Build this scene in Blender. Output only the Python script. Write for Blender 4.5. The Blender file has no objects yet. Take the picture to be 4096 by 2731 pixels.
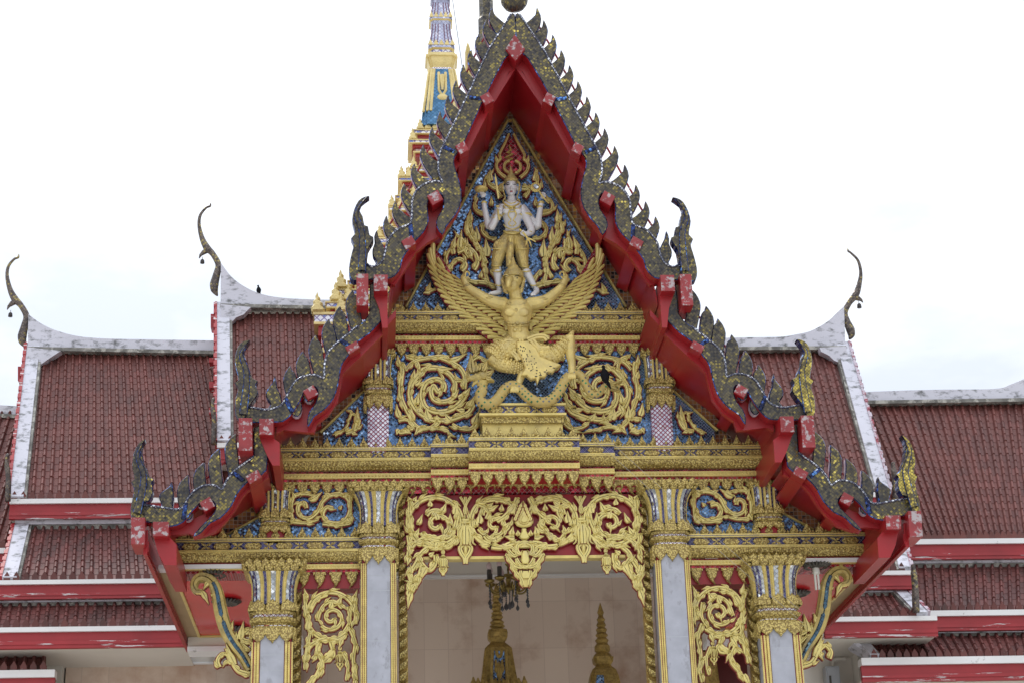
import bpy, bmesh, math, random
from mathutils import Vector, Matrix
from mathutils.geometry import tessellate_polygon
random.seed(7)
SC = bpy.context.scene
COL = SC.collection
# ---------------------------------------------------------------- camera
FPX, PITCH, YAW, ROLL = 7397.1, 0.37858966, 0.07916298, -0.03088778
EYE = Vector((0, 0, 1.6))
_F = Vector((math.sin(YAW)*math.cos(PITCH), math.cos(YAW)*math.cos(PITCH), math.sin(PITCH)))
_R0 = Vector((math.cos(YAW), -math.sin(YAW), 0)); _U0 = _R0.cross(_F)
_R = _R0*math.cos(ROLL)+_U0*math.sin(ROLL); _U = _U0*math.cos(ROLL)-_R0*math.sin(ROLL)
cd = bpy.data.cameras.new('camera'); cam = bpy.data.objects.new('camera', cd); COL.objects.link(cam)
cd.sensor_width = 36; cd.lens = 36*FPX/4096; cd.clip_end = 6000; cd.clip_start = .1
m = Matrix((_R, _U, -_F)).transposed().to_4x4(); m.translation = EYE; cam.matrix_world = m
SC.camera = cam
# ---------------------------------------------------------------- light
SC.view_settings.view_transform = 'Standard'; SC.view_settings.look = 'None'
SC.view_settings.gamma = 1; SC.view_settings.exposure = -0.24
SUN_EL, SUN_AZ = math.radians(58), math.radians(-35)      # azimuth from +Y towards +X: behind the temple, to the left
W = bpy.data.worlds.new('World'); SC.world = W; W.use_nodes = True
nt = W.node_tree; nt.nodes.clear()
def nn(t, k, **kw):
    n = t.nodes.new(k)
    for a, b in kw.items(): setattr(n, a, b)
    return n
out = nn(nt, 'ShaderNodeOutputWorld'); bg = nn(nt, 'ShaderNodeBackground'); bg.inputs[1].default_value = .1
sky = nn(nt, 'ShaderNodeTexSky', sky_type='NISHITA'); sky.sun_disc = False
sky.sun_elevation = SUN_EL; sky.sun_rotation = SUN_AZ
tc = nn(nt, 'ShaderNodeTexCoord'); ns = nn(nt, 'ShaderNodeTexNoise'); ns.inputs['Scale'].default_value = 3.2
ns.inputs['Detail'].default_value = 7; ns.inputs['Roughness'].default_value = .55
mp = nn(nt, 'ShaderNodeMapping'); mp.inputs['Scale'].default_value = (1, 1, 2.6); mp.inputs['Location'].default_value = (.35, .2, .1)
rp = nn(nt, 'ShaderNodeValToRGB'); rp.color_ramp.elements[0].position = .38; rp.color_ramp.elements[1].position = .60
rp.color_ramp.elements[0].color = (7.8, 8.4, 9.4, 1); rp.color_ramp.elements[1].color = (11.6, 11.9, 12.3, 1)
mx = nn(nt, 'ShaderNodeMix', data_type='RGBA'); mx.inputs[0].default_value = .94
L = nt.links.new
L(tc.outputs['Generated'], mp.inputs[0]); L(mp.outputs[0], ns.inputs[0]); L(ns.outputs[0], rp.inputs[0])
sz = nn(nt, 'ShaderNodeSeparateXYZ'); L(tc.outputs['Generated'], sz.inputs[0])
zr = nn(nt, 'ShaderNodeMapRange'); zr.inputs[1].default_value = .1; zr.inputs[2].default_value = 1; zr.inputs[3].default_value = 1; zr.inputs[4].default_value = 2.4; L(sz.outputs[2], zr.inputs[0])
vz = nn(nt, 'ShaderNodeVectorMath', operation='SCALE'); L(rp.outputs[0], vz.inputs[0]); L(zr.outputs[0], vz.inputs[3])
L(sky.outputs[0], mx.inputs[6]); L(vz.outputs[0], mx.inputs[7]); L(mx.outputs[2], bg.inputs[0]); L(bg.outputs[0], out.inputs[0])
sd = bpy.data.lights.new('sun', 'SUN'); sd.energy = 1.5; sd.angle = math.radians(10); sd.color = (1, .95, .88)
so = bpy.data.objects.new('sun', sd); COL.objects.link(so)
_sd = Vector((math.sin(SUN_AZ)*math.cos(SUN_EL), math.cos(SUN_AZ)*math.cos(SUN_EL), math.sin(SUN_EL)))
so.rotation_euler = _sd.to_track_quat('Z', 'Y').to_euler()
# ---------------------------------------------------------------- pixel -> place
V2 = 4096/2352
CR = {'v': (0, 0, V2), 'z1': (1300, 0, .6378), 'z2': (1300, 900, .6378), 'z3': (1300, 1731, .6378), 'z4': (0, 700, .5952), 'z5': (0, 1600, .7212),
 'z6': (2600, 900, .6377), 'z7': (2600, 1731, .6377), 'z8': (500, 1300, .5102), 'd1': (1800, 460, .4721), 'g': (1680, 950, .4464), 'sp': (1230, 0, .8417),
 'ch': (1880, 2200, .3386), 's1': (1550, 1350, .287), 's2': (2150, 1350, .287), 'lb': (1600, 1950, .3507), 'rr': (3300, 2200, .3386),
 'l5': (500, 2000, .4464), 'r5': (3100, 1900, .4464), 'c3': (950, 2200, .3386)}
def P(c, x, y, Y):
    """a spot seen in crop c at pixel x, y -> the point on the plane at depth Y"""
    ox, oy, s = CR[c]; x = ox+x*s-2048; y = oy+y*s-1365.5
    d = _R*x-_U*y+_F*FPX
    d = d*(Y/d.y)
    return Vector((d.x, Y, d.z+1.6))
def T(c, s, Y):
    if isinstance(s, str):
        v = [float(q) for q in s.replace(',', ' ').split()]; s = list(zip(v[0::2], v[1::2]))
    return [(q.x, q.z) for q in (P(c, a, b, Y) for a, b in s)]
def Zv(c, x, y, Y): return P(c, x, y, Y).z
X0 = 1.49
def mir(pts): return [(2*X0-x, z) for x, z in pts]
def cat(pts, n=6, closed=False):
    """Catmull-Rom through points of any dimension"""
    p = [Vector(q) for q in pts]; r = []; N = len(p)
    for i in range(N if closed else N-1):
        if closed: a, b, c, d = p[i-1], p[i], p[(i+1) % N], p[(i+2) % N]
        else: a, b, c, d = p[max(i-1, 0)], p[i], p[i+1], p[min(i+2, N-1)]
        for k in range(n):
            t = k/n
            r.append(.5*((2*b)+(c-a)*t+(2*a-5*b+4*c-d)*t*t+(3*b-a-3*c+d)*t**3))
    if not closed: r.append(p[-1])
    return [tuple(q) for q in r]
# ---------------------------------------------------------------- mesh builder
class MB:
    def __init__(s): s.v = []; s.f = []; s.m = []; s.uv = None
    def add(s, vs, fs, m=0):
        o = len(s.v); s.v += [tuple(q) for q in vs]
        for i, f in enumerate(fs): s.f.append([o+k for k in f]); s.m.append(m[i] if isinstance(m, (list, tuple)) else m)
    def box(s, x0, x1, y0, y1, z0, z1, m=0):
        s.add([(x, y, z) for x in (x0, x1) for y in (y0, y1) for z in (z0, z1)],
              [(0, 1, 3, 2), (4, 6, 7, 5), (0, 4, 5, 1), (2, 3, 7, 6), (0, 2, 6, 4), (1, 5, 7, 3)], m)
    def prism(s, poly, y0, y1, m=0, ms=None, bev=0, raise_=0, mr=None, back=False):
        """outline in X,Z: front at y0, back at y1 (y1 > y0); bev/raise_: an inset ring, the inner face raised to the viewer"""
        if ms is None: ms = m
        n = len(poly); P3 = [(x, y0, z) for x, z in poly]; B3 = [(x, y1, z) for x, z in poly]
        s.add(P3+B3, [(i, (i+1) % n, n+(i+1) % n, n+i) for i in range(n)], ms)
        if bev:
            A = sum(poly[i][0]*poly[(i+1) % n][1]-poly[(i+1) % n][0]*poly[i][1] for i in range(n)); sg = 1 if A > 0 else -1
            q = []
            for i in range(n):
                a, b, c = Vector(poly[i-1]), Vector(poly[i]), Vector(poly[(i+1) % n])
                d = ((b-a).normalized()+(c-b).normalized())
                if d.length < 1e-4: d = (c-b)
                d.normalize(); nrm = Vector((-d.y, d.x))*sg
                q.append(tuple(b+nrm*bev))
            s.add(P3+[(x, y0-raise_, z) for x, z in q], [(i, (i+1) % n, n+(i+1) % n, n+i) for i in range(n)], m if mr is None else mr)
            inner = [(x, y0-raise_, z) for x, z in q]
        else: inner = P3
        t = tessellate_polygon([[Vector((a, c, 0)) for a, b, c in inner]])
        s.add(inner, t, m)
        if back: s.add(B3, t, ms)
    def ribbon(s, pts, w, y, h, m=0, mr=1, red=.009, groove=True):
        """carved strip along a path in X,Z on the plane y (front towards -Y): half width w (a number or one per point), height h"""
        n = len(pts); pts = [Vector(q) for q in pts]; rows = []
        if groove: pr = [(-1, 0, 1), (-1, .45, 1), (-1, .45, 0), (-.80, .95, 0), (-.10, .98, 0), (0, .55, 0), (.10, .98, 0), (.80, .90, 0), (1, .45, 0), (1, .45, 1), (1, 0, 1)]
        else: pr = [(-1, 0, 1), (-1, .4, 1), (-1, .4, 0), (-.6, .8, 0), (0, 1, 0), (.6, .8, 0), (1, .4, 0), (1, .4, 1), (1, 0, 1)]
        for i in range(n):
            d = pts[min(i+1, n-1)]-pts[max(i-1, 0)]
            if d.length < 1e-7: d = Vector((1, 0))
            d.normalize(); nx, nz = -d.y, d.x; ww = w[i] if isinstance(w, (list, tuple)) else w
            for u, hh, r in pr:
                e = u*(ww+(red if (r and ww > 0) else 0))
                rows.append((pts[i].x+nx*e, y-hh*h, pts[i].y+nz*e))
        k = len(pr); fs = []; ms = []
        for i in range(n-1):
            for j in range(k-1):
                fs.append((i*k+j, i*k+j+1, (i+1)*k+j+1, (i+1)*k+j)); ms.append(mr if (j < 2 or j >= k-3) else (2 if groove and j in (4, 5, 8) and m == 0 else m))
        fs += [tuple(range(k)), tuple(range((n-1)*k, n*k))]; ms += [mr, mr]
        s.add(rows, fs, ms)
    def tube(s, pts, r, n=8, m=0, cap=True, sy=1.0):
        pts = [Vector(q) for q in pts]; N = len(pts); vs = []
        up = Vector((0, 1, 0)); prev = None
        for i, p in enumerate(pts):
            d = (pts[min(i+1, N-1)]-pts[max(i-1, 0)])
            if d.length < 1e-7: d = Vector((0, 0, 1))
            d.normalize()
            a = up-d*up.dot(d)
            if a.length < .2: a = Vector((1, 0, 0))-d*d.x
            if prev is not None:
                a2 = prev-d*prev.dot(d)
                if a2.length > .1: a = a2
            a.normalize(); prev = a; b = d.cross(a); rr = r[i] if isinstance(r, (list, tuple)) else r
            for k in range(n):
                t = 2*math.pi*k/n; vs.append(p+a*(math.cos(t)*rr*sy)+b*(math.sin(t)*rr))
        fs = [(i*n+k, i*n+(k+1) % n, (i+1)*n+(k+1) % n, (i+1)*n+k) for i in range(N-1) for k in range(n)]
        if cap: fs += [tuple(range(n)), tuple(range((N-1)*n, N*n))]
        s.add(vs, fs, m)
    def ell(s, c, r, m=0, nu=12, nv=8):
        c = Vector(c); vs = []
        for i in range(nv+1):
            a = math.pi*i/nv
            for k in range(nu):
                t = 2*math.pi*k/nu; vs.append((c.x+r[0]*math.sin(a)*math.cos(t), c.y+r[1]*math.sin(a)*math.sin(t), c.z+r[2]*math.cos(a)))
        s.add(vs, [(i*nu+k, i*nu+(k+1) % nu, (i+1)*nu+(k+1) % nu, (i+1)*nu+k) for i in range(nv) for k in range(nu)], m)
    def lathe(s, cx, cy, prof, n=16, m=0, sq=None, rot=0):
        """prof: (z, r[, material]); sq = a section: unit outline points instead of a circle"""
        sec = sq or [(math.cos(2*math.pi*k/n+rot), math.sin(2*math.pi*k/n+rot)) for k in range(n)]
        n = len(sec); vs = []; fs = []; ms = []
        for q in prof:
            vs += [(cx+q[1]*a, cy+q[1]*b, q[0]) for a, b in sec]
        for i in range(len(prof)-1):
            mm = prof[i][2] if len(prof[i]) > 2 else m
            for k in range(n):
                fs.append((i*n+k, i*n+(k+1) % n, (i+1)*n+(k+1) % n, (i+1)*n+k)); ms.append(mm[k] if isinstance(mm, (list, tuple)) else mm)
        fs += [tuple(range(n)), tuple(range((len(prof)-1)*n, len(prof)*n))]; ms += [ms[0], ms[-1]]
        s.add(vs, fs, ms)
    def build(s, name, mats, parent=None, smooth=False, ang=None):
        me = bpy.data.meshes.new(name); me.from_pydata(s.v, [], s.f)
        for q in (mats if isinstance(mats, (list, tuple)) else [mats]): me.materials.append(q)
        me.polygons.foreach_set('material_index', [q if q < len(me.materials) else 0 for q in s.m])
        if s.uv:
            ul = me.uv_layers.new(name='UVMap')
            for lp in me.loops: ul.data[lp.index].uv = s.uv[lp.vertex_index]
        bm = bmesh.new(); bm.from_mesh(me); bmesh.ops.recalc_face_normals(bm, faces=bm.faces[:]); bm.to_mesh(me); bm.free()
        if smooth:
            me.polygons.foreach_set('use_smooth', [True]*len(me.polygons))
            if ang: me.set_sharp_from_angle(angle=math.radians(ang))
        me.update()
        return link(name, me, parent)
def link(name, me, parent=None, loc=None):
    o = bpy.data.objects.new(name, me); COL.objects.link(o)
    if parent is not None: adopt(o, parent)
    if loc is not None: o.location = loc
    return o
def worldloc(o):
    v = Vector(o.location)
    while o.parent: v = o.matrix_parent_inverse @ v; o = o.parent; v = v+Vector(o.location)
    return v
def adopt(o, parent):
    o.parent = parent; o.matrix_parent_inverse = Matrix.Translation(-worldloc(parent))
def tag(o, label, cat_, group=None, kind=None):
    if label: o['label'] = label
    if cat_: o['category'] = cat_
    if group: o['group'] = group
    if kind: o['kind'] = kind
    return o
def thing(name, label, cat_, loc, group=None):
    o = bpy.data.objects.new(name, None); COL.objects.link(o); o.location = loc; o.empty_display_size = .1
    return tag(o, label, cat_, group)
def structure(o): o['kind'] = 'structure'; return o
def fuse(mb, name, mats, parent=None, voxel=.006, smooth=6, paint=None):
    """overlapping closed shapes -> ONE continuous skin (voxel remesh), relaxed"""
    tmp = mb.build('tmp', mats[0]); r = tmp.modifiers.new('r', 'REMESH'); r.mode = 'VOXEL'; r.voxel_size = voxel
    sm = tmp.modifiers.new('s', 'SMOOTH'); sm.iterations = smooth; sm.factor = .5
    dg = bpy.context.evaluated_depsgraph_get(); me = bpy.data.meshes.new_from_object(tmp.evaluated_get(dg))
    old = tmp.data; bpy.data.objects.remove(tmp); bpy.data.meshes.remove(old); me.name = name
    me.materials.clear()
    for q in mats: me.materials.append(q)
    if paint:
        for p in me.polygons: p.material_index = paint(p.center)
    else:
        for p in me.polygons: p.material_index = 0
    me.polygons.foreach_set('use_smooth', [True]*len(me.polygons)); me.update()
    return link(name, me, parent)
# ---------------------------------------------------------------- materials
def mat(name, col, rough=.5, metal=0, var=.12, vscale=3, bump=0, bscale=60, stain=None, sscale=2.5, spos=(.5, .62), fine=None, spec=None, coat=0, crev=None):
    """paint or stone: base colour with cloudy variation, optional stains of another colour, optional relief"""
    M = bpy.data.materials.new(name); M.use_nodes = True; t = M.node_tree; b = t.nodes['Principled BSDF']; l = t.links.new
    g = nn(t, 'ShaderNodeNewGeometry')
    n1 = nn(t, 'ShaderNodeTexNoise'); n1.inputs['Scale'].default_value = vscale; n1.inputs['Detail'].default_value = 6; l(g.outputs['Position'], n1.inputs[0])
    r = nn(t, 'ShaderNodeValToRGB'); r.color_ramp.elements[0].position = .3; r.color_ramp.elements[1].position = .7
    r.color_ramp.elements[0].color = [c*(1-var) for c in col]+[1]; r.color_ramp.elements[1].color = [min(1, c*(1+var)) for c in col]+[1]
    l(n1.outputs[0], r.inputs[0]); c = r.outputs[0]
    if stain:
        n2 = nn(t, 'ShaderNodeTexNoise'); n2.inputs['Scale'].default_value = sscale; n2.inputs['Detail'].default_value = 9; n2.inputs['Roughness'].default_value = .68
        if fine:
            mpn = nn(t, 'ShaderNodeMapping'); mpn.inputs['Scale'].default_value = fine; l(g.outputs['Position'], mpn.inputs[0]); l(mpn.outputs[0], n2.inputs[0])
        else: l(g.outputs['Position'], n2.inputs[0])
        r2 = nn(t, 'ShaderNodeValToRGB'); r2.color_ramp.elements[0].position = spos[0]; r2.color_ramp.elements[1].position = spos[1]
        l(n2.outputs[0], r2.inputs[0]); x = nn(t, 'ShaderNodeMix', data_type='RGBA'); l(r2.outputs[0], x.inputs[0]); l(c, x.inputs[6]); x.inputs[7].default_value = list(stain)+[1]; c = x.outputs[2]
    if crev:  # crevice dirt and relief shade painted dark between the carved bumps
        vc = nn(t, 'ShaderNodeTexVoronoi'); vc.inputs['Scale'].default_value = bscale; l(g.outputs['Position'], vc.inputs[0])
        r4 = nn(t, 'ShaderNodeValToRGB'); r4.color_ramp.elements[0].position = .30; r4.color_ramp.elements[1].position = .62; l(vc.outputs[0], r4.inputs[0])
        x4 = nn(t, 'ShaderNodeMix', data_type='RGBA'); l(r4.outputs[0], x4.inputs[0]); l(c, x4.inputs[6]); x4.inputs[7].default_value = list(crev)+[1]; c = x4.outputs[2]
    l(c, b.inputs['Base Color']); b.inputs['Roughness'].default_value = rough; b.inputs['Metallic'].default_value = metal
    if spec is not None: b.inputs['Specular IOR Level'].default_value = spec
    if coat: b.inputs['Coat Weight'].default_value = coat; b.inputs['Coat Roughness'].default_value = .15
    if bump:
        vo = nn(t, 'ShaderNodeTexVoronoi'); vo.inputs['Scale'].default_value = bscale; l(g.outputs['Position'], vo.inputs[0])
        bp = nn(t, 'ShaderNodeBump'); bp.inputs['Strength'].default_value = bump; bp.inputs['Distance'].default_value = .01; l(vo.outputs[0], bp.inputs['Height']); l(bp.outputs[0], b.inputs['Normal'])
    return M
def mosaic(name, size, cols, grout, rot=45, metal=.85, rough=.18, tilt=.35, gw=.12, warp=0.0, bright=None):
    """little glass tiles set in the X,Z plane, each with its own colour and its own tilt"""
    M = bpy.data.materials.new(name); M.use_nodes = True; t = M.node_tree; b = t.nodes['Principled BSDF']; l = t.links.new
    g = nn(t, 'ShaderNodeNewGeometry'); src = g.outputs['Position']
    mp = nn(t, 'ShaderNodeMapping'); mp.inputs['Rotation'].default_value = (0, math.radians(rot), 0); mp.inputs['Scale'].default_value = (1/size,)*3
    l(src, mp.inputs[0]); sx = nn(t, 'ShaderNodeSeparateXYZ'); l(mp.outputs[0], sx.inputs[0])
    def mth(op, a, b_=None):
        n = nn(t, 'ShaderNodeMath', operation=op)
        for i, q in enumerate((a, b_)):
            if q is None: continue
            if isinstance(q, (int, float)): n.inputs[i].default_value = q
            else: l(q, n.inputs[i])
        return n.outputs[0]
    fx, fz = mth('FRACT', sx.outputs[0]), mth('FRACT', sx.outputs[2])
    cx, cz = mth('FLOOR', sx.outputs[0]), mth('FLOOR', sx.outputs[2])
    cc = nn(t, 'ShaderNodeCombineXYZ'); l(cx, cc.inputs[0]); l(cz, cc.inputs[1])
    wn = nn(t, 'ShaderNodeTexWhiteNoise', noise_dimensions='2D'); l(cc.outputs[0], wn.inputs[0])
    dx = mth('ABSOLUTE', mth('SUBTRACT', fx, .5)); dz = mth('ABSOLUTE', mth('SUBTRACT', fz, .5)); edge = mth('GREATER_THAN', mth('MAXIMUM', dx, dz), .5-gw/2)
    r = nn(t, 'ShaderNodeValToRGB'); r.color_ramp.interpolation = 'CONSTANT'
    while len(r.color_ramp.elements) < len(cols): r.color_ramp.elements.new(.5)
    for e, (p, c) in zip(r.color_ramp.elements, cols): e.position = p; e.color = list(c)+[1]
    # patches: neighbouring tiles go dull or bright together
    n2 = nn(t, 'ShaderNodeTexNoise'); n2.inputs['Scale'].default_value = 5; n2.inputs['Detail'].default_value = 3; l(src, n2.inputs[0])
    k = mth('ADD', mth('MULTIPLY', wn.outputs[0], .62), mth('MULTIPLY', mth('SUBTRACT', n2.outputs[0], .3), .95)); l(k, r.inputs[0])
    x = nn(t, 'ShaderNodeMix', data_type='RGBA'); l(edge, x.inputs[0]); l(r.outputs[0], x.inputs[6]); x.inputs[7].default_value = list(grout)+[1]
    l(x.outputs[2], b.inputs['Base Color'])
    l(mth('MULTIPLY', mth('SUBTRACT', 1.0, edge), metal), b.inputs['Metallic'])
    l(mth('ADD', mth('MULTIPLY', edge, .6), rough), b.inputs['Roughness'])
    vm = nn(t, 'ShaderNodeVectorMath', operation='SUBTRACT'); l(wn.outputs[1], vm.inputs[0]); vm.inputs[1].default_value = (.5, .5, .5)
    vs = nn(t, 'ShaderNodeVectorMath', operation='SCALE'); l(vm.outputs[0], vs.inputs[0]); vs.inputs[3].default_value = tilt
    va = nn(t, 'ShaderNodeVectorMath', operation='ADD'); l(vs.outputs[0], va.inputs[0]); l(g.outputs['Normal'], va.inputs[1])
    vn = nn(t, 'ShaderNodeVectorMath', operation='NORMALIZE'); l(va.outputs[0], vn.inputs[0]); l(vn.outputs[0], b.inputs['Normal'])
    return M
GOLD = mat('gold_paint', (.68, .54, .18), .30, .15, .16, 9, .25, 90, stain=(.36, .27, .12), sscale=7, spos=(.55, .8))
GOLDC = mat('carved_gold', (.68, .54, .18), .34, .12, .16, 9, .8, 62, stain=(.36, .27, .11), sscale=9, spos=(.56, .75), crev=(.26, .18, .05))
GOLDY = mat('pale_gold_paint', (.70, .585, .205), .32, .12, .10, 9, .1, 90, stain=(.55, .46, .24), sscale=11, spos=(.56, .74))
STATG = mat('statue_gilding', (.67, .52, .175), .32, .2, .16, 8, .25, 120, stain=(.50, .395, .17), sscale=13, spos=(.42, .72))
STATC = mat('statue_carved_gilding', (.64, .49, .165), .4, .25, .16, 8, .7, 85, stain=(.33, .26, .13), sscale=12, spos=(.42, .68))
DUSTSHADE = mat('dusty_shade_gold', (.30, .24, .12), .6, .05, .2, 12, .1, 90, stain=(.24, .20, .12), sscale=14, spos=(.5, .7))  # dust tone plus relief shade put into the colour of grooves and one flank
GOLDW = mat('weathered_gold', (.50, .38, .12), .5, .2, .25, 6, .6, 40, stain=(.24, .19, .10), sscale=5, spos=(.5, .7))
GOLDB = mat('old_gilding', (.44, .30, .085), .4, .5, .25, 12, .9, 90, stain=(.12, .065, .02), sscale=30, spos=(.45, .75))
RED = mat('red_paint', (.30, .010, .015), .36, 0, .14, 2, stain=(.24, .015, .02), sscale=3, spos=(.5, .8))
REDEDGE = mat('red_lacquer_edge', (.20, .008, .012), .5)
REDW = mat('peeling_red_paint', (.31, .02, .026), .45, 0, .15, 3, stain=(.58, .55, .56), sscale=3.2, spos=(.585, .60), fine=(.55, 1, 7))
REDF = mat('faded_red_paint', (.31, .018, .024), .45, 0, .15, 3, stain=(.56, .53, .54), sscale=3.0, spos=(.67, .685), fine=(.8, 1, 2.2))
CHALK = mat('flaking_whitewash', (.50, .44, .50), .8, 0, .15, 6, stain=(.28, .06, .08), sscale=7, spos=(.50, .58))
REDCHALK = mat('chalky_red_paint', (.26, .03, .035), .6, 0, .2, 6, stain=(.40, .35, .36), sscale=16, spos=(.52, .60))
REDGLASS = mosaic('red_glass', .035, [(0, (.30, .015, .03)), (.5, (.5, .03, .06)), (.85, (.75, .15, .2))], (.30, .2, .2), 45, .6, .2, .3)
NAGA = mosaic('olive_glass_scales', .0235, [(0, (.04, .038, .038)), (.26, (.075, .065, .050)), (.50, (.115, .097, .055)), (.74, (.25, .20, .06)), (.90, (.68, .54, .12))], (.045, .043, .047), 45, .6, .3, .30)
NAGAG = mosaic('golden_glass_scales', .0235, [(0, (.12, .10, .05)), (.30, (.28, .22, .06)), (.55, (.48, .38, .08)), (.78, (.75, .60, .13))], (.05, .045, .04), 45, .6, .3, .30)
NAGAS = NAGA
BROWNM = mosaic('copper_glass', .042, [(0, (.035, .03, .03)), (.30, (.20, .10, .045)), (.55, (.34, .17, .06)), (.80, (.62, .42, .10))], (.30, .24, .19), 0, .6, .3, .3, .13)
BLUEM = mosaic('blue_mirror_glass', .025, [(0, (.04, .085, .18)), (.28, (.08, .17, .35)), (.58, (.15, .29, .52)), (.82, (.36, .52, .76)), (.95, (.7, .78, .9))], (.20, .26, .35), 45, .75, .18, .40, .18)
WHITEM = mosaic('white_mirror_lozenges', .034, [(0, (.50, .50, .60)), (.5, (.72, .72, .80))], (.22, .02, .06), 45, .35, .2, .3, .26)
SILV = mosaic('silver_mirror', .034, [(0, (.30, .32, .34)), (.40, (.48, .50, .52)), (.75, (.78, .79, .80))], (.3, .3, .3), 45, .9, .14, .6, .12)
INDIGO = mosaic('indigo_mirror', .030, [(0, (.04, .035, .10)), (.5, (.07, .065, .18)), (.85, (.18, .19, .36))], (.20, .20, .26), 45, .5, .2, .3, .12)
RIMB = mosaic('blue_rim_glass', .028, [(0, (.012, .018, .06)), (.45, (.03, .06, .22)), (.78, (.10, .25, .6)), (.92, (.5, .6, .75))], (.02, .02, .03), 30, .8, .2, .4)
BEADS = mosaic('white_rim_glass', .030, [(0, (.16, .17, .20)), (.40, (.45, .47, .52)), (.72, (.75, .77, .82))], (.03, .03, .07), 35, .7, .2, .5, .3)
CHECK = mosaic('red_white_band', .030, [(0, (.80, .80, .85)), (.55, (.72, .72, .80)), (.8, (.35, .03, .06))], (.16, .01, .03), 45, .4, .2, .3, .22)
MARBLE = mat('grey_marble', (.38, .39, .445), .28, 0, .12, 7, stain=(.31, .315, .355), sscale=3.4, spos=(.56, .62), fine=(3.2, 1, 1.6))
PLASTER = mat('mildewed_white_plaster', (.58, .58, .65), .75, 0, .06, 2, stain=(.14, .145, .15), sscale=7, spos=(.505, .66), fine=(1, 1, 1.8))
WHITE = mat('white_paint', (.74, .74, .74), .55, 0, .05, 2, stain=(.25, .25, .23), sscale=6, spos=(.64, .72))
CREAM = mat('cream_plaster', (.64, .60, .54), .7, 0, .05, 1.5)
GRIME = mat('black_mildew', (.17, .165, .15), .85, 0, .5, 6, stain=(.42, .41, .37), sscale=8, spos=(.5, .6))
CFIN = mosaic('bronze_glass', .030, [(0, (.08, .065, .06)), (.40, (.15, .12, .10)), (.74, (.30, .24, .10))], (.05, .05, .05), 40, .6, .35, .3)
BRONZE = mat('dark_bronze', (.05, .045, .045), .5, .6)
BLACK = mat('black_feathers', (.006, .006, .008), .8, spec=.15)
SKIN = mat('white_enamel', (.66, .655, .67), .35, 0, .05, 5, stain=(.36, .35, .33), sscale=6, spos=(.63, .72))
INK = mat('black_enamel', (.01, .01, .012), .3)
LIPS = mat('crimson_enamel', (.35, .01, .015), .3)
STEEL = mat('grey_painted_steel', (.40, .42, .45), .4, .1)
LAMPW = mat('white_plastic', (.75, .74, .70), .4)
STRING = mat('white_string', (.42, .41, .38), .8)
DARKMETAL = mat('dark_lamp_metal', (.10, .095, .085), .5, .5, .3, 20)
# clay tiles: every tile its own tone
def tilemat(name, base, var, dirt):
    M = bpy.data.materials.new(name); M.use_nodes = True; t = M.node_tree; b = t.nodes['Principled BSDF']; l = t.links.new
    uv = nn(t, 'ShaderNodeUVMap'); fl = nn(t, 'ShaderNodeVectorMath', operation='FLOOR'); l(uv.outputs[0], fl.inputs[0])
    wn = nn(t, 'ShaderNodeTexWhiteNoise', noise_dimensions='2D'); l(fl.outputs[0], wn.inputs[0])
    r = nn(t, 'ShaderNodeValToRGB'); r.color_ramp.elements[0].color = [c*(1-var) for c in base]+[1]; r.color_ramp.elements[1].color = [c*(1+var) for c in base]+[1]
    e = r.color_ramp.elements.new(.6); e.color = (base[0]*1.02, base[1]*1.0, base[2]*.95, 1); l(wn.outputs[0], r.inputs[0])
    g = nn(t, 'ShaderNodeNewGeometry'); n2 = nn(t, 'ShaderNodeTexNoise'); n2.inputs['Scale'].default_value = 1.6; n2.inputs['Detail'].default_value = 9; n2.inputs['Roughness'].default_value = .7; mpt = nn(t, 'ShaderNodeMapping'); mpt.inputs['Scale'].default_value = (2.6, .7, .7); l(g.outputs['Position'], mpt.inputs[0]); l(mpt.outputs[0], n2.inputs[0])
    r2 = nn(t, 'ShaderNodeValToRGB'); r2.color_ramp.elements[0].position = .5; r2.color_ramp.elements[1].position = .78; l(n2.outputs[0], r2.inputs[0])
    x = nn(t, 'ShaderNodeMix', data_type='RGBA'); l(r2.outputs[0], x.inputs[0]); l(r.outputs[0], x.inputs[6]); x.inputs[7].default_value = list(dirt)+[1]
    n3 = nn(t, 'ShaderNodeTexNoise'); n3.inputs['Scale'].default_value = 26; n3.inputs['Detail'].default_value = 5; l(g.outputs['Position'], n3.inputs[0])
    r3 = nn(t, 'ShaderNodeValToRGB'); r3.color_ramp.elements[0].position = .66; r3.color_ramp.elements[1].position = .72; l(n3.outputs[0], r3.inputs[0])
    x2 = nn(t, 'ShaderNodeMix', data_type='RGBA'); mm = nn(t, 'ShaderNodeMath', operation='MULTIPLY'); mm.inputs[1].default_value = .22; l(r3.outputs[0], mm.inputs[0]); l(mm.outputs[0], x2.inputs[0]); l(x.outputs[2], x2.inputs[6]); x2.inputs[7].default_value = (.42, .36, .35, 1)
    l(x2.outputs[2], b.inputs['Base Color']); b.inputs['Roughness'].default_value = .6
    return M
TILE = tilemat('maroon_clay_tiles', (.150, .047, .040), .20, (.095, .045, .042))
TILED = tilemat('mossy_maroon_tiles', (.125, .036, .032), .3, (.045, .035, .032))
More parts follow.
